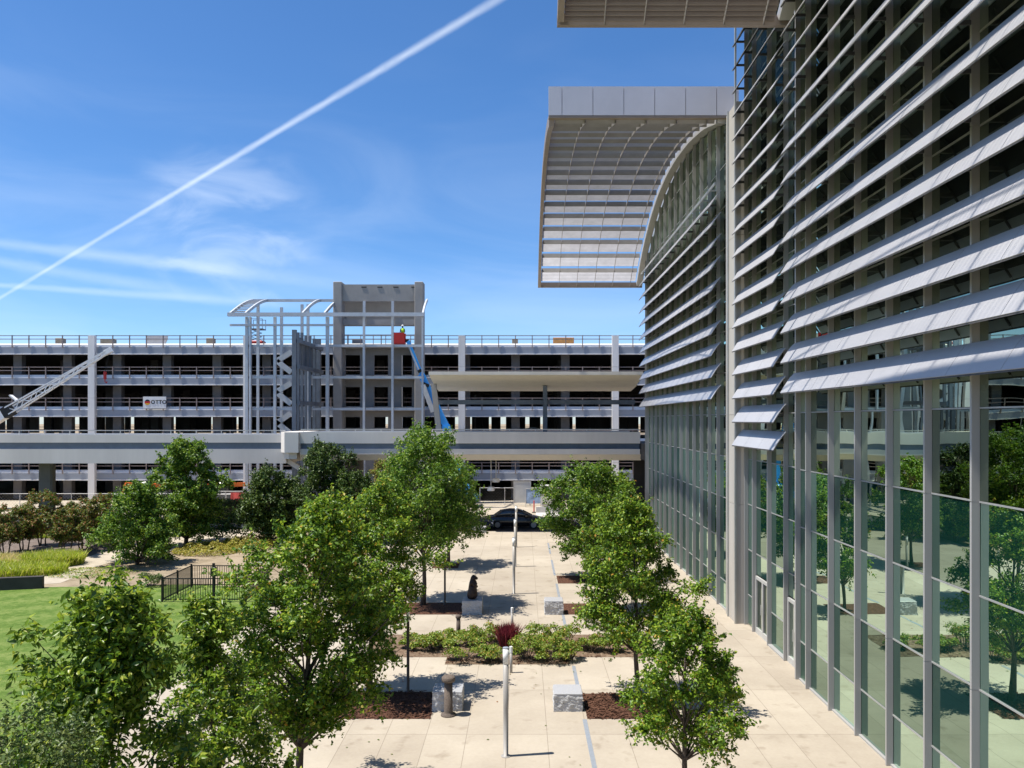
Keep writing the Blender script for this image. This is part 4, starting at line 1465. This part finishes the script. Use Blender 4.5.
def telehandler(label, x, Y, flip):
    t = thing('telehandler', label, 'telehandler', (x, Y, 0), 'orange machines beside the garage')
    f = flip
    MB().cham(x - 1.9, Y - 0.9, 0.75, x + 1.9, Y + 0.9, 1.25, 0.12).build('chassis', 'bracket_metal', t)
    for dx in (-1.35, 1.35):
        for s in (-1, 1):
            wv = MB().tube([(x + dx, Y + s * 1.1, 0.6), (x + dx, Y + s * 0.7, 0.6)], 0.6, 18).build('wheel', 'rubber', t)
            MB().tube([(x + dx, Y + s * 1.12, 0.6), (x + dx, Y + s * 1.1, 0.6)], 0.3, 12).build('rim', 'machine_orange', wv)
    MB().cham(x - 0.6, Y - 0.85, 1.35, x + 0.5, Y - 0.05, 2.4, 0.18).build('cab', 'car_glass', t)
    MB().bar((x - f * 1.9, Y + 0.3, 1.9), (x + f * 2.2, Y + 0.3, 2.05), 0.30, 0.38).build('boom', 'machine_orange', t)
    MB().bar((x + f * 2.2, Y + 0.3, 2.15), (x + f * 2.5, Y + 0.3, 1.2), 0.3, 0.3).build('fork_head', 'machine_orange', t)


telehandler('orange telehandler behind the bridge above the red mesh barrier', P(224, 0, 79)[0], 79.5, 1)
telehandler('orange telehandler standing behind the two leafy lawn trees', P(146, 0, 79)[0], 79.3, -1)

# ================================================================== PLANTS
def leaf_mesh(name, pos, out, size, ratio, m, parent, r, droop=0.25, up=0.55):
    """one folded diamond per leaf; pos and out are (n,3)"""
    n = len(pos)
    nrm = out * 0.45 + np.array([0, 0, up]) + r.normal(0, 0.55, (n, 3))
    nrm /= np.linalg.norm(nrm, axis=1)[:, None]
    t = out * 0.6 + r.normal(0, 0.8, (n, 3)) + np.array([0, 0, -droop])
    t -= nrm * np.sum(t * nrm, axis=1)[:, None]
    t /= np.linalg.norm(t, axis=1)[:, None] + 1e-9
    s = np.cross(nrm, t)
    L = (size * r.uniform(0.65, 1.25, n))[:, None]
    w = L * ratio
    a = pos - t * L * 0.5
    tip = pos + t * L * 0.5 - nrm * L * 0.10
    fold = nrm * w * 0.22
    le = pos - s * w * 0.5 + fold - t * L * 0.06
    ri = pos + s * w * 0.5 + fold - t * L * 0.06
    V = np.empty((n * 4, 3))
    V[0::4], V[1::4], V[2::4], V[3::4] = a, ri, tip, le
    V -= np.array(ROOT[parent.name])
    i = np.arange(n) * 4
    F = np.empty((n * 2, 3), dtype=np.int32)
    F[0::2] = np.stack([i, i + 1, i + 2], 1)
    F[1::2] = np.stack([i, i + 2, i + 3], 1)
    me = bpy.data.meshes.new(name)
    me.vertices.add(n * 4)
    me.vertices.foreach_set('co', V.astype(np.float32).ravel())
    me.loops.add(n * 6)
    me.loops.foreach_set('vertex_index', F.ravel())
    me.polygons.add(n * 2)
    me.polygons.foreach_set('loop_start', np.arange(n * 2, dtype=np.int32) * 3)
    me.polygons.foreach_set('loop_total', np.full(n * 2, 3, dtype=np.int32))
    me.update(calc_edges=True)
    me.materials.append(MATS[m])
    o = bpy.data.objects.new(name, me)
    COL.objects.link(o)
    o.parent = parent
    ROOT[o.name] = ROOT[parent.name]
    return o


PEAR = [(0, .40), (.12, .80), (.32, 1.0), (.55, .86), (.78, .58), (.93, .30), (1, .10)]
ROUND = [(0, .45), (.2, .88), (.45, 1.0), (.7, .88), (.9, .52), (1, .2)]
UPRIGHT = [(0, .55), (.2, .9), (.4, 1.0), (.6, .80), (.8, .50), (1, .12)]
LOW = [(0, .85), (.2, 1.0), (.5, .9), (.75, .62), (.92, .35), (1, .12)]


def tree(name, label, cat, x, y, h, cb, R, n, size, m, seed, shape=PEAR, trunk=0.09, nclump=46, group=None, lean=(0, 0), stems=1,
         shoot=0.42, ratio=0.62, extra=()):
    r = np.random.default_rng(seed)
    n = int(n * 2.3)
    size *= 1.0
    t = thing(name, label, cat, (x, y, 0), group)
    px = [p[0] for p in shape]
    pr = [p[1] for p in shape]
    H = h - cb
    cl = []
    # irregular envelope: a few bulges and dents around the crown
    ph = r.uniform(0, 6.28, 4)
    am = r.uniform(0.06, 0.20, 4)
    for k in range(nclump):
        u = (k + r.uniform()) / nclump
        tz_ = u ** 0.9
        a = k * 2.399963 + r.normal(0, 0.35)
        rr = np.interp(tz_, px, pr) * R
        rr *= 1 + am[0] * math.sin(2 * a + ph[0]) + am[1] * math.sin(3 * a + ph[1] + 4 * tz_) + am[2] * math.sin(5 * tz_ * 3 + ph[2])
        d = rr * math.sqrt(r.uniform(0.10, 1.0)) * 0.86
        rc = max(R * r.uniform(0.20, 0.36) * (1.12 - 0.45 * tz_), 0.10)
        cl.append((x + lean[0] * tz_ + d * math.cos(a), y + lean[1] * tz_ + d * math.sin(a), cb + H * (0.04 + 0.93 * tz_), rc))
    for e in extra:
        cl.append(e)
    C = np.array(cl)
    wgt = C[:, 3] ** 2
    cnt = r.multinomial(n, wgt / wgt.sum())
    P_, O_ = [], []
    axis = np.array([x, y])
    for (cx_, cy_, cz_, rc), k in zip(cl, cnt):
        c = np.array([cx_, cy_, cz_])
        k1 = int(k * (1 - shoot))
        d = r.normal(0, 1, (k1, 3))
        d /= np.linalg.norm(d, axis=1)[:, None]
        d[:, 2] = np.where(d[:, 2] < -0.3, -d[:, 2] * 0.6, d[:, 2])
        rad = rc * (0.45 + 0.60 * r.uniform(0, 1, k1) ** 0.7)
        P_.append(c + d * rad[:, None] * np.array([1, 1, 0.82]))
        O_.append(d)
        ns = max(3, int(4 + rc * 9))
        rad_out = np.array([cx_ - x, cy_ - y, 0.0])
        rad_out /= np.linalg.norm(rad_out) + 1e-6
        k2 = k - k1
        si = r.integers(0, ns, k2)
        sdir = r.normal(0, 0.62, (ns, 3)) + rad_out * 0.55 + np.array([0, 0, 0.75])
        sdir /= np.linalg.norm(sdir, axis=1)[:, None]
        sl = rc * r.uniform(0.9, 1.75, ns)
        tt = r.uniform(0.25, 1.0, k2)
        off = r.normal(0, 1, (k2, 3))
        off /= np.linalg.norm(off, axis=1)[:, None] + 1e-9
        P_.append(c + sdir[si] * (sl[si] * tt)[:, None] + off * (size * r.uniform(0.3, 0.9, k2))[:, None])
        O_.append(off * 0.8 + sdir[si] * 0.6)
    P_ = np.concatenate(P_)
    O_ = np.concatenate(O_)
    keep = P_[:, 2] > 0.03
    leaf_mesh('crown', P_[keep], O_[keep], size, ratio, m, t, r)
    mb = MB()
    top = cb + H * 0.72
    for s_ in range(stems):
        sx, sy = (0, 0) if stems == 1 else (0.22 * math.cos(s_ * 2.3), 0.22 * math.sin(s_ * 2.3))
        pts, rad = [], []
        for i in range(8):
            u = i / 7
            pts.append((x + sx * (1 + 2.2 * u) + lean[0] * u * 0.7 + r.normal(0, 0.02), y + sy * (1 + 2.2 * u) + lean[1] * u * 0.7 + r.normal(0, 0.02), top * u - 0.03 * (i == 0)))
            rad.append(trunk * (1.25 if i == 0 else 1.0) * (1 - 0.78 * u))
        mb.tube(pts, rad, 9)
        for (cx_, cy_, cz_, rc) in cl[s_::stems]:
            z0 = min(max(cb * 0.85, cz_ - 1.1 * math.hypot(cx_ - x, cy_ - y) - 0.2), top * 0.97)
            u = z0 / top
            b = Vector((x + sx * (1 + 2.2 * u) + lean[0] * u * 0.7, y + sy * (1 + 2.2 * u) + lean[1] * u * 0.7, z0))
            e = Vector((cx_, cy_, cz_))
            mid = b.lerp(e, 0.5) + Vector((0, 0, 0.06 * (e - b).length))
            r0 = trunk * (1 - 0.78 * u) * 0.45
            mb.tube([b, mid, e, e + (e - mid) * 0.35], [r0, r0 * 0.6, r0 * 0.35, r0 * 0.12], 5, caps=False)
    mb.build('trunk', 'bark', t, True)
    return t


TG = 'trees on the plaza'
# right hand row, front to back
tree('plaza_tree', 'small round crowned tree nearest the glass facade, its trunk cut by the bottom edge', 'tree', 3.46, 17.1, 4.42, 1.42, 1.46, 8200, .088, 'leaf_pear', 21,
     [(0, .42), (.14, .86), (.34, 1.0), (.52, .82), (.70, .62), (.86, .50), (1, .18)], .075, 40, TG, (0.0, 0))
tree('plaza_tree', 'leafy tree on the mulch square right of the granite block and drain', 'tree', 3.46, 24.2, 6.0, 1.65, 1.78, 11000, .10, 'leaf_pear', 22, UPRIGHT, .085, 50, TG, (-0.1, 0),
     extra=[(1.95, 24.2, 2.5, .42), (2.2, 24.3, 3.1, .45)])
tree('plaza_tree', 'tree half hidden behind the leafy tree beside the glass facade', 'tree', 3.9, 35.7, 4.7, 1.3, 1.45, 5500, .12, 'leaf_pear', 23, ROUND, .085, 40, TG)
tree('plaza_tree', 'broad dense tree in front of the dark gap at the bridge end', 'tree', 3.7, 42.3, 6.0, 1.0, 2.6, 11000, .145, 'leaf_maple', 24, ROUND, .10, 56, TG)
tree('plaza_tree', 'farthest tree of the row along the glass facade, behind the broad dense one', 'tree', 4.9, 50.0, 5.6, 1.3, 2.1, 6000, .15, 'leaf_pear', 25, ROUND, .09, 36, TG)
# left hand row
tree('plaza_tree', 'largest tree in the middle, with a bare trunk at the bottom edge', 'tree', -4.95, 17.5, 6.75, 1.5, 1.92, 17000, .10, 'leaf_pear', 31,
     [(0, .30), (.12, .70), (.30, 1.0), (.48, .95), (.66, .80), (.84, .52), (1, .16)], .095, 70, TG, (0.6, 0), extra=[(-2.75, 17.3, 4.35, .34), (-3.0, 17.5, 3.2, .36), (-3.3, 17.3, 2.4, .34)])
tree('plaza_tree', 'bright green tree behind the largest one, left of the brown lamp column', 'tree', -4.75, 24.9, 6.35, 1.9, 1.95, 12000, .105, 'leaf_pear', 32, PEAR, .09, 54, TG, (0.2, 0))
tree('plaza_tree', 'tall dense tree reaching the bridge rail below the blue boom', 'tree', -4.55, 36.8, 8.0, 2.4, 2.65, 15000, .125, 'leaf_maple', 33, ROUND, .11, 66, TG, (0.1, 0),
     extra=[(-2.2, 36.6, 3.2, .6), (-2.0, 36.8, 4.0, .5)])
tree('plaza_tree', 'tree behind the tall dense one, beside the shaded navy car', 'tree', -4.3, 46.5, 6.3, 1.6, 2.2, 8000, .14, 'leaf_maple', 34, ROUND, .10, 44, TG)
# near trees at the lower left
tree('plaza_tree', 'close large leaved tree with a tall leading shoot over the lawn', 'tree', -5.45, 10.4, 6.25, 1.9, 1.8, 10500, .118, 'leaf_near', 41,
     [(0, .6), (.2, 1.0), (.40, .95), (.52, .66), (.64, .36), (.84, .27), (1, .15)], .09, 60, TG, (0.1, 0),
     extra=[(-4.72, 10.3, 5.75, .22), (-4.75, 10.4, 5.3, .3), (-6.35, 10.4, 5.65, .24), (-6.3, 10.4, 5.2, .32), (-5.35, 10.4, 6.4, .17), (-5.33, 10.4, 6.0, .24)], ratio=.44)
tree('plaza_tree', 'close thinner tree between the shooting tree and the largest one', 'tree', -4.85, 12.9, 5.5, 1.3, 1.35, 6400, .105, 'leaf_near', 42,
     [(0, .7), (.25, 1.0), (.48, .86), (.62, .52), (.78, .30), (1, .14)], .08, 44, TG, (-0.25, 0), ratio=.46)
tree('plaza_tree', 'fine leaved dull green tree filling the bottom left corner', 'tree', -5.0, 7.8, 5.55, 1.5, 1.55, 15000, .058, 'leaf_olive', 43, ROUND, .08, 60, TG, (0, 0), ratio=.5)
# lawn and background trees
tree('lawn_tree', 'tall bushy tree at the end of the lawn, foliage to the ground', 'tree', -22.7, 54, 7.15, 0.5, 2.75, 13000, .19, 'leaf_maple', 51, [(0, .6), (.2, .92), (.42, 1.0), (.65, .85), (.85, .55), (1, .2)], .13, 60, 'trees behind the lawn')
tree('lawn_tree', 'shorter bushy tree in front of the tall one behind the lawn', 'tree', -22.6, 47.0, 4.7, 0.1, 2.45, 10000, .16, 'leaf_maple', 52, LOW, .10, 50, 'trees behind the lawn')
tree('evergreen_tree', 'dark evergreen below the bridge knuckle, behind the largest plaza tree', 'tree', -14.2, 57.5, 6.6, 0.4, 2.7, 14000, .17, 'leaf_dark', 53, ROUND, .14, 60, 'trees under the bridge')
tree('evergreen_tree', 'lower dark evergreen left of the other, beside the red mesh barrier', 'tree', -17.6, 55.5, 4.9, 0.2, 2.6, 12000, .16, 'leaf_dark', 54, LOW, .13, 54, 'trees under the bridge')
tree('evergreen_tree', 'dark evergreen showing between the bright tree and the bridge girder', 'tree', -11.6, 55.0, 4.9, 0.3, 2.0, 8000, .16, 'leaf_dark', 56, ROUND, .13, 40, 'trees under the bridge')
tree('yellow_shrub', 'tall yellowish shrub under the bridge left of the tall dense tree', 'shrub', -9.9, 56.5, 5.5, 0.2, 1.75, 9000, .12, 'leaf_gold', 55, UPRIGHT, .06, 44, None, stems=3, shoot=.6)
MY = 'small trees in the grey mulch bed'
for i, (bx_, by_, h, lab) in enumerate(((4, 557, 3.0, 'rust tinged small tree at the very left of the front myrtle row'), (24, 551, 2.75, 'rust tinged small tree second from the left in the mulch bed'),
                                        (41.5, 545.5, 3.55, 'tallest reddest small tree at the back of the mulch bed'), (65.5, 556, 2.9, 'greener small tree nearest the path in the mulch bed'),
                                        (83, 550.5, 3.1, 'rust topped small tree between the greener one and the bushy lawn tree'), (101, 545, 3.3, 'reddish small tree half hidden behind the bushy lawn tree'))):
    gx, gy = G(bx_, by_)
    tree('myrtle_tree', lab, 'small tree', gx, gy, h, 0.75, 1.32 + 0.1 * (i % 3), 5200, .12, 'leaf_myrtle', 60 + i, [(0, .45), (.25, .85), (.5, 1.0), (.8, .8), (1, .4)], .045, 30, MY, stems=3, shoot=.55)


def shrub(name, label, cat, x, y, R, h, n, size, m, seed, group=None, z0=0.0):
    r = np.random.default_rng(seed)
    t = thing(name, label, cat, (x, y, z0), group)
    nc = 13
    P_, O_ = [], []
    mb = MB()
    for k in range(nc):
        a = k * 2.4 + r.normal(0, .3)
        d = R * math.sqrt(r.uniform(0.02, 1)) * 0.8
        cz_ = z0 + h * r.uniform(0.25, 0.78) * (1 - 0.45 * (d / R) ** 2)
        c = np.array([x + d * math.cos(a), y + d * math.sin(a), cz_])
        rc = R * r.uniform(.22, .40)
        q = n // nc
        dd = r.normal(0, 1, (q, 3))
        dd /= np.linalg.norm(dd, axis=1)[:, None]
        dd[:, 2] = np.abs(dd[:, 2]) * 0.9 - 0.12
        P_.append(c + dd * (rc * (0.45 + 0.8 * r.uniform(0, 1, q)))[:, None])
        O_.append(dd)
        mb.tube([(x + 0.1 * math.cos(a), y + 0.1 * math.sin(a), z0), tuple(c)], [0.018, 0.006], 5)
    P_ = np.concatenate(P_)
    O_ = np.concatenate(O_)
    k = P_[:, 2] > z0 + 0.02
    leaf_mesh('foliage', P_[k], O_[k], size, .55, m, t, r)
    mb.build('stem', 'bark', t)
    return t


PS = 'green shrubs in the planter'
shr = [(430, 650, .48, .65, 'small yellowish shrub at the left end of the planter'), (446, 646, .45, .6, 'small shrub left of the thin dark bollard in the planter'),
       (463, 660, .62, .95, 'leafy shrub at the front left corner of the planter'), (470, 645, .5, .75, 'shrub behind the front left corner shrub, beside the thin bollard'),
       (489, 661, .42, .7, 'small shrub at the planter front left of the red grass'), (488, 643, .5, .75, 'shrub at the planter back left of the red grass'),
       (527, 659, .66, .9, 'green shrub right of the near light column'), (541, 650, .6, 1.0, 'green shrub behind and right of the red grass'),
       (550, 661, .62, .9, 'green shrub at the middle of the planter front edge'), (563, 647, .62, 1.05, 'tallest green shrub at the right of the planter'),
       (569, 660, .45, .7, 'low shrub at the right front corner of the planter'), (590, 650, .5, .6, 'low shrub on the right wing beside the drain line'),
       (613, 652, .5, .7, 'low shrub under the left side of the leafy tree'), (640, 650, .5, .6, 'low shrub under the leafy tree trunk'),
       (412, 648, .45, .6, 'shrub at the far left planter wing behind the brown lamp column')]
for i, (a, b, R, h, lab) in enumerate(shr):
    gx, gy = G(a, b)
    shrub('planter_shrub', lab, 'shrub', gx, gy, R * 1.18, h * 1.12, 1500, .09, 'leaf_shrub', 80 + i, PS)
shrub('low_shrub', 'low brownish shrub at the lawn edge before the lawn trees', 'shrub', *G(150, 586), .7, .85, 1300, .09, 'leaf_olive', 97)


def grass(name, x0, y0, rx, ry, n, L, m, seed, parent=None, spread=0.6, wid=0.012):
    r = np.random.default_rng(seed)
    vs, fs = [], []
    for k in range(n):
        a, d = r.uniform(0, 6.28), math.sqrt(r.uniform())
        x, y = x0 + rx * d * math.cos(a), y0 + ry * d * math.sin(a)
        l = L * r.uniform(.55, 1.1)
        dx, dy = r.normal(0, spread * l * .5), r.normal(0, spread * l * .5)
        b = r.uniform(0, 6.28)
        wx, wy = wid * math.cos(b), wid * math.sin(b)
        o = len(vs)
        vs += [(x - wx, y - wy, 0), (x + wx, y + wy, 0), (x + dx * .4 + wx * .8, y + dy * .4 + wy * .8, l * .6), (x + dx * .4 - wx * .8, y + dy * .4 - wy * .8, l * .6), (x + dx, y + dy, l * r.uniform(.85, 1))]
        fs += [(o, o + 1, o + 2, o + 3), (o + 3, o + 2, o + 4)]
    mb = MB()
    mb.v, mb.f = vs, fs
    me = bpy.data.meshes.new(name)
    off = ROOT[parent.name] if parent else Vector((0, 0, 0))
    me.from_pydata([(v[0] - off[0], v[1] - off[1], v[2] - off[2]) for v in vs], [], fs)
    me.materials.append(MATS[m])
    o = bpy.data.objects.new(name, me)
    COL.objects.link(o)
    if parent:
        o.parent = parent
    return o


gx, gy = G(508, 652)
t = thing('red_grass', 'dark red tufted grass standing up in the middle of the planter', 'ornamental grass', (gx, gy, 0))
grass('blades', gx, gy, .24, .24, 2600, 1.05, 'blade_red', 5, t, .40, .018)
# loose lime grass bed, verge and ground cover: uncountable
tag(grass('ornamental_grass', -29.5, 44.4, 4.2, 1.6, 8000, .60, 'blade_lime', 6, None, .7, .024), kind='stuff')
tag(grass('ornamental_grass', -27.6, 47.0, 1.7, 1.3, 4500, .80, 'blade_lime', 7, None, .7, .024), kind='stuff')
tag(grass('straw_grass', -31.5, 46.8, 3.6, 1.4, 7000, .62, 'blade_straw', 17, None, .7, .022), kind='stuff')
sheet('verge', [G(-80, 540), G(-80, 530), G(104, 529), G(104, 537)], 0.002, 'lawn_grass')
tag(grass('verge_grass', -31.5, 58.6, 7.5, 1.5, 8000, .42, 'blade_lime', 8, None, .6, .03), kind='stuff')
r = np.random.default_rng(9)


def mound(cx, cy, rx, ry, h, n, size, m, name):
    p = r.uniform(-1, 1, (n * 2, 2))
    p = p[(p ** 2).sum(1) < 1][:n]
    q = (p ** 2).sum(1)
    z = h * np.sqrt(np.clip(1 - q, 0, 1)) * (0.55 + 0.45 * np.sin(p[:, 0] * 9) * np.cos(p[:, 1] * 7)) * r.uniform(.5, 1.05, len(p))
    pos = np.stack([cx + p[:, 0] * rx, cy + p[:, 1] * ry, 0.03 + np.abs(z)], 1)
    out = np.stack([p[:, 0] * .5, p[:, 1] * .5, np.full(len(p), .9)], 1)
    d = thing(name + '_root', None, None)
    o = leaf_mesh(name, pos, out, size, .6, m, d, r)
    o.parent = None
    bpy.data.objects.remove(d)
    return tag(o, kind='stuff')


mound(*G(210, 551), 2.3, 2.2, .7, 4200, .13, 'leaf_cover', 'ground_cover')
mound(*G(245, 547), 2.0, 2.2, .9, 3800, .13, 'leaf_cover', 'ground_cover')
mound(*G(90, 573), 2.6, 1.6, .16, 1500, .10, 'leaf_shrub', 'ground_cover')
# clipped hedge in the shade under the bridge
hd = thing('hedge', 'dark clipped hedge in the shade under the bridge below the red barrier', 'hedge', (-24.0, 66.5, 0))
n = 9000
f = r.uniform(0, 1, (n, 3))
side = r.integers(0, 4, n)
pos = np.empty((n, 3))
pos[:, 0] = -27.5 + 8.5 * f[:, 0]
pos[:, 1] = np.where(side < 2, 66.2 + 0.12 * r.normal(0, 1, n), 66.2 + 1.3 * f[:, 1])
pos[:, 2] = np.where(side < 2, 1.75 * f[:, 2], 1.7 + 0.08 * r.normal(0, 1, n))
out = np.where((side < 2)[:, None], np.array([[0, -1, .3]]), np.array([[0, 0, 1.0]]))
leaf_mesh('foliage', pos, out, .12, .6, 'leaf_dark', hd, r)
MB().box(-27.4, 66.35, -0.2, -19.1, 67.3, 1.6).build('twigs', 'bark', hd)

# fallen leaves and litter on the paving
vs, fs = [], []
rr_ = random.Random(3)
for _ in range(160):
    cx_, cy_ = rr_.choice([(3.4, 17.5), (3.4, 24), (-4.5, 18), (-4.5, 24.5), (0, 27.5), (3.4, 33), (-4, 36)])
    x, y = cx_ + rr_.gauss(0, 1.9), cy_ + rr_.gauss(0, 1.7)
    a = rr_.uniform(0, 6.28)
    l = rr_.uniform(.025, .05)
    c, s_ = math.cos(a) * l, math.sin(a) * l
    o = len(vs)
    vs += [(x - c, y - s_, .010), (x + s_ * .6, y - c * .6, .022), (x + c, y + s_, .012), (x - s_ * .6, y + c * .6, .02)]
    fs.append((o, o + 1, o + 2, o + 3))
mb = MB()
mb.v, mb.f = vs, fs
tag(mb.build('fallen_leaves', 'leaf_myrtle'), kind='stuff')

# ================================================================== PLAZA FURNITURE
def light_column(Y, label):
    t = thing('light_column', label, 'lamp post', (-.42, Y, 0), 'steel light columns down the plaza')
    x = -.42
    MB().lathe(x, Y, [(.10, 0), (.10, .02), (.062, .025), (.066, 1.2), (.072, 2.33)], 18).build('post', 'post_metal', t, True)
    MB().lathe(x, Y, [(.075, 2.335), (.077, 2.72)], 18).build('lamp_head', 'lamp_white', t, True)
    MB().lathe(x, Y, [(.079, 2.72), (.079, 2.745), (.04, 2.755)], 18).build('cap', 'drain_metal', t)
    MB().lathe(x, Y, [(.125, 0.0), (.125, .012)], 18).build('base_plate', 'post_metal', t)


light_column(20.2, 'nearest and tallest looking steel light column in front of the planter')
light_column(39.0, 'steel light column just beyond the planter, level with the tall dense tree')
light_column(46.2, 'steel light column second beyond the planter, its head just under the last')
light_column(53.3, 'steel light column farthest off, its head against the black sedan')
for x, Y, lab in ((-.385, 26.85, 'short light bollard right behind the nearest light column'), (-.42, 32.4, 'short light bollard behind the red grass')):
    t = thing('light_bollard', lab, 'bollard', (x, Y, 0), 'short light bollards')
    MB().lathe(x, Y, [(.05, 0), (.05, .68)], 14).build('post', 'post_metal', t, True)
    MB().lathe(x, Y, [(.054, .682), (.054, .88), (.03, .89)], 14).build('lamp_head', 'lamp_white', t)
for x, Y, lab in ((-3.57, 24.95, 'slim brown lamp column on the left mulch square'), (-3.56, 36.7, 'slim brown lamp column on the mulch behind the statue block')):
    t = thing('lamp_column', lab, 'lamp post', (x, Y, 0), 'slim brown lamp columns')
    MB().lathe(x, Y, [(.08, 0), (.08, .03), (.046, .04), (.044, 2.2)], 12).build('post', 'post_brown', t, True)
    MB().lathe(x, Y, [(.05, 2.205), (.05, 2.5), (.03, 2.51)], 12).build('lamp_head', 'lamp_white', t)

t = thing('stone_bollard', 'speckled stone bollard with a wide cap before the left granite block', 'bollard', (-2.13, 23.0, 0))
MB().lathe(-2.13, 23.0, [(.22, 0), (.22, .035), (.135, .06), (.125, .12), (.12, .95)], 22).build('shaft', 'aggregate', t, True)
MB().lathe(-2.13, 23.0, [(.125, .955), (.185, .98), (.195, 1.01), (.195, 1.09), (.165, 1.12), (.05, 1.13)], 22).build('cap', 'aggregate', t, True)
t = thing('stone_bollard', 'small thin dark bollard standing up from the planter shrubs', 'bollard', (-2.5, 31.2, 0))
MB().lathe(-2.5, 31.2, [(.09, 0), (.08, .75)], 14).build('shaft', 'aggregate', t, True)
MB().lathe(-2.5, 31.2, [(.10, .755), (.115, .78), (.115, .86), (.04, .89)], 14).build('cap', 'aggregate', t, True)


def block(x0, x1, y0, y1, h, label, seed):
    import bmesh
    from mathutils import noise
    t = thing('granite_block', label, 'stone block', ((x0 + x1) / 2, (y0 + y1) / 2, 0), 'granite blocks on the plaza')
    bm = bmesh.new()
    bmesh.ops.create_cube(bm, size=1)
    bmesh.ops.subdivide_edges(bm, edges=bm.edges[:], cuts=13, use_grid_fill=True)
    for v in bm.verts:
        p = Vector((x0 + (v.co.x + .5) * (x1 - x0), y0 + (v.co.y + .5) * (y1 - y0), (v.co.z + .5) * (h - .03)))
        k = noise.noise(p * 7 + Vector((seed, 0, 0))) * .022 + noise.noise(p * 17 + Vector((0, seed, 0))) * .022
        if v.co.z < .49:
            if abs(v.co.x) > .49:
                p.x += math.copysign(k + .012, v.co.x)
            if abs(v.co.y) > .49:
                p.y += math.copysign(k + .012, v.co.y)
        v.co = p - Vector(t.location)
    me = bpy.data.meshes.new('rough_body')
    bm.to_mesh(me)
    bm.free()
    me.materials.append(MATS['granite'])
    o = bpy.data.objects.new('rough_body', me)
    COL.objects.link(o)
    o.parent = t
    MB().cham(x0 - .01, y0 - .01, h - .029, x1 + .01, y1 + .01, h, .012).build('sawn_top', 'granite_top', t)


block(-2.62, -1.77, 23.32, 24.1, .56, 'rough granite block behind the speckled bollard', 1)
block(.93, 1.74, 23.28, 24.1, .52, 'rough granite block left of the drain and brown mulch', 2)
block(-2.62, -1.78, 34.85, 35.7, .60, 'granite block carrying the dark bronze statue', 3)
block(.98, 1.76, 34.80, 35.6, .60, 'granite block beyond the planter at its right side', 4)
block(-4.4, -2.75, 60.0, 60.55, .45, 'long low pale block at the road edge by the navy car', 5)

# bronze statue, one continuous surface
st = thing('statue', 'dark bronze statue standing on the granite block left of the light columns', 'statue', (-2.2, 35.25, .6))
verts = [(0, 0, .14), (0, 0, .34), (0, 0, .56), (0.02, 0, .76), (.05, -.01, .93), (.17, -.02, .91), (.24, -.02, .89), (-.14, -.12, .06), (-.14, .12, .06),
         (.14, -.12, .06), (.14, .12, .06), (.10, -.15, .60), (.20, -.14, .74), (.10, .15, .56), (.22, .14, .48), (.03, -.07, 1.04), (.03, .07, 1.04), (-.24, 0, .10)]
edges = [(0, 1), (1, 2), (2, 3), (3, 4), (4, 5), (5, 6), (0, 7), (0, 8), (0, 9), (0, 10), (3, 11), (11, 12), (3, 13), (13, 14), (4, 15), (4, 16), (0, 17)]
rad = [.22, .22, .19, .155, .135, .075, .045, .10, .10, .10, .10, .075, .055, .075, .055, .04, .04, .06]
me = bpy.data.meshes.new('figure')
me.from_pydata(verts, edges, [])
o = bpy.data.objects.new('figure', me)
COL.objects.link(o)
o.modifiers.new('skin', 'SKIN')
for i, q in enumerate(rad):
    me.skin_vertices[0].data[i].radius = (q, q)
me.skin_vertices[0].data[0].use_root = True
sb = o.modifiers.new('sub', 'SUBSURF')
sb.levels = sb.render_levels = 2
me.materials.append(MATS['bronze'])
o.parent = st

# black picket enclosure with its post
fe = thing('picket_fence', 'black iron picket enclosure on the lawn beside the middle trees', 'fence', (-14.6, 37.3, 0))


def picket(x0, y0, x1, y1):
    L = math.hypot(x1 - x0, y1 - y0)
    ux, uy = (x1 - x0) / L, (y1 - y0) / L
    mb = MB()
    k = 0.06
    while k < L:
        mb.box(x0 + ux * k - .011, y0 + uy * k - .011, .06, x0 + ux * k + .011, y0 + uy * k + .011, 1.10)
        k += .115
    for z in (.12, 1.08):
        mb.bar((x0, y0, z), (x1, y1, z), .035, .045)
    mb.build('picket_panel', 'black_iron', fe)


FX0, FX1, FY0, FY1 = -16.8, -12.9, 37.3, 40.6
for a in ((FX0, FY0, -14.4, FY0), (-14.4, FY0, FX1, FY0), (FX0, FY0, FX0, FY1), (FX0, FY1, FX1, FY1), (FX1, FY0, FX1, FY1)):
    picket(*a)
for (x, y) in ((FX0, FY0), (FX0, FY1), (FX1, FY0), (FX1, FY1), (FX0, 38.95), (-14.4, FY1)):
    MB().box(x - .035, y - .035, 0, x + .035, y + .035, 1.17).build('post', 'black_iron', fe)
gp = MB().box(-14.45, FY0 - .05, 0, -14.35, FY0 + .05, 1.8).build('gate_post', 'black_iron', fe)
MB().cham(-14.53, FY0 - .1, 1.2, -14.27, FY0 + .1, 1.62, .03).build('lock_box', 'black_iron', gp)

# low dark wall at the end of the lawn
d = Vector((-34 + 24.2, 38.0 - 40.4, 0))
nn = Vector((-d.y, d.x, 0)).normalized() * -.15
a, b = Vector((-24.2, 40.4, 0)), Vector((-34.0, 38.0, 0))
lw = MB().prism([tuple((a + nn).xy), tuple((a - nn).xy), tuple((b - nn).xy), tuple((b + nn).xy)], 'z', -.1, .60)
tag(lw.build('low_wall', 'dark_wall'), 'low dark retaining wall at the far left edge of the lawn', 'wall')
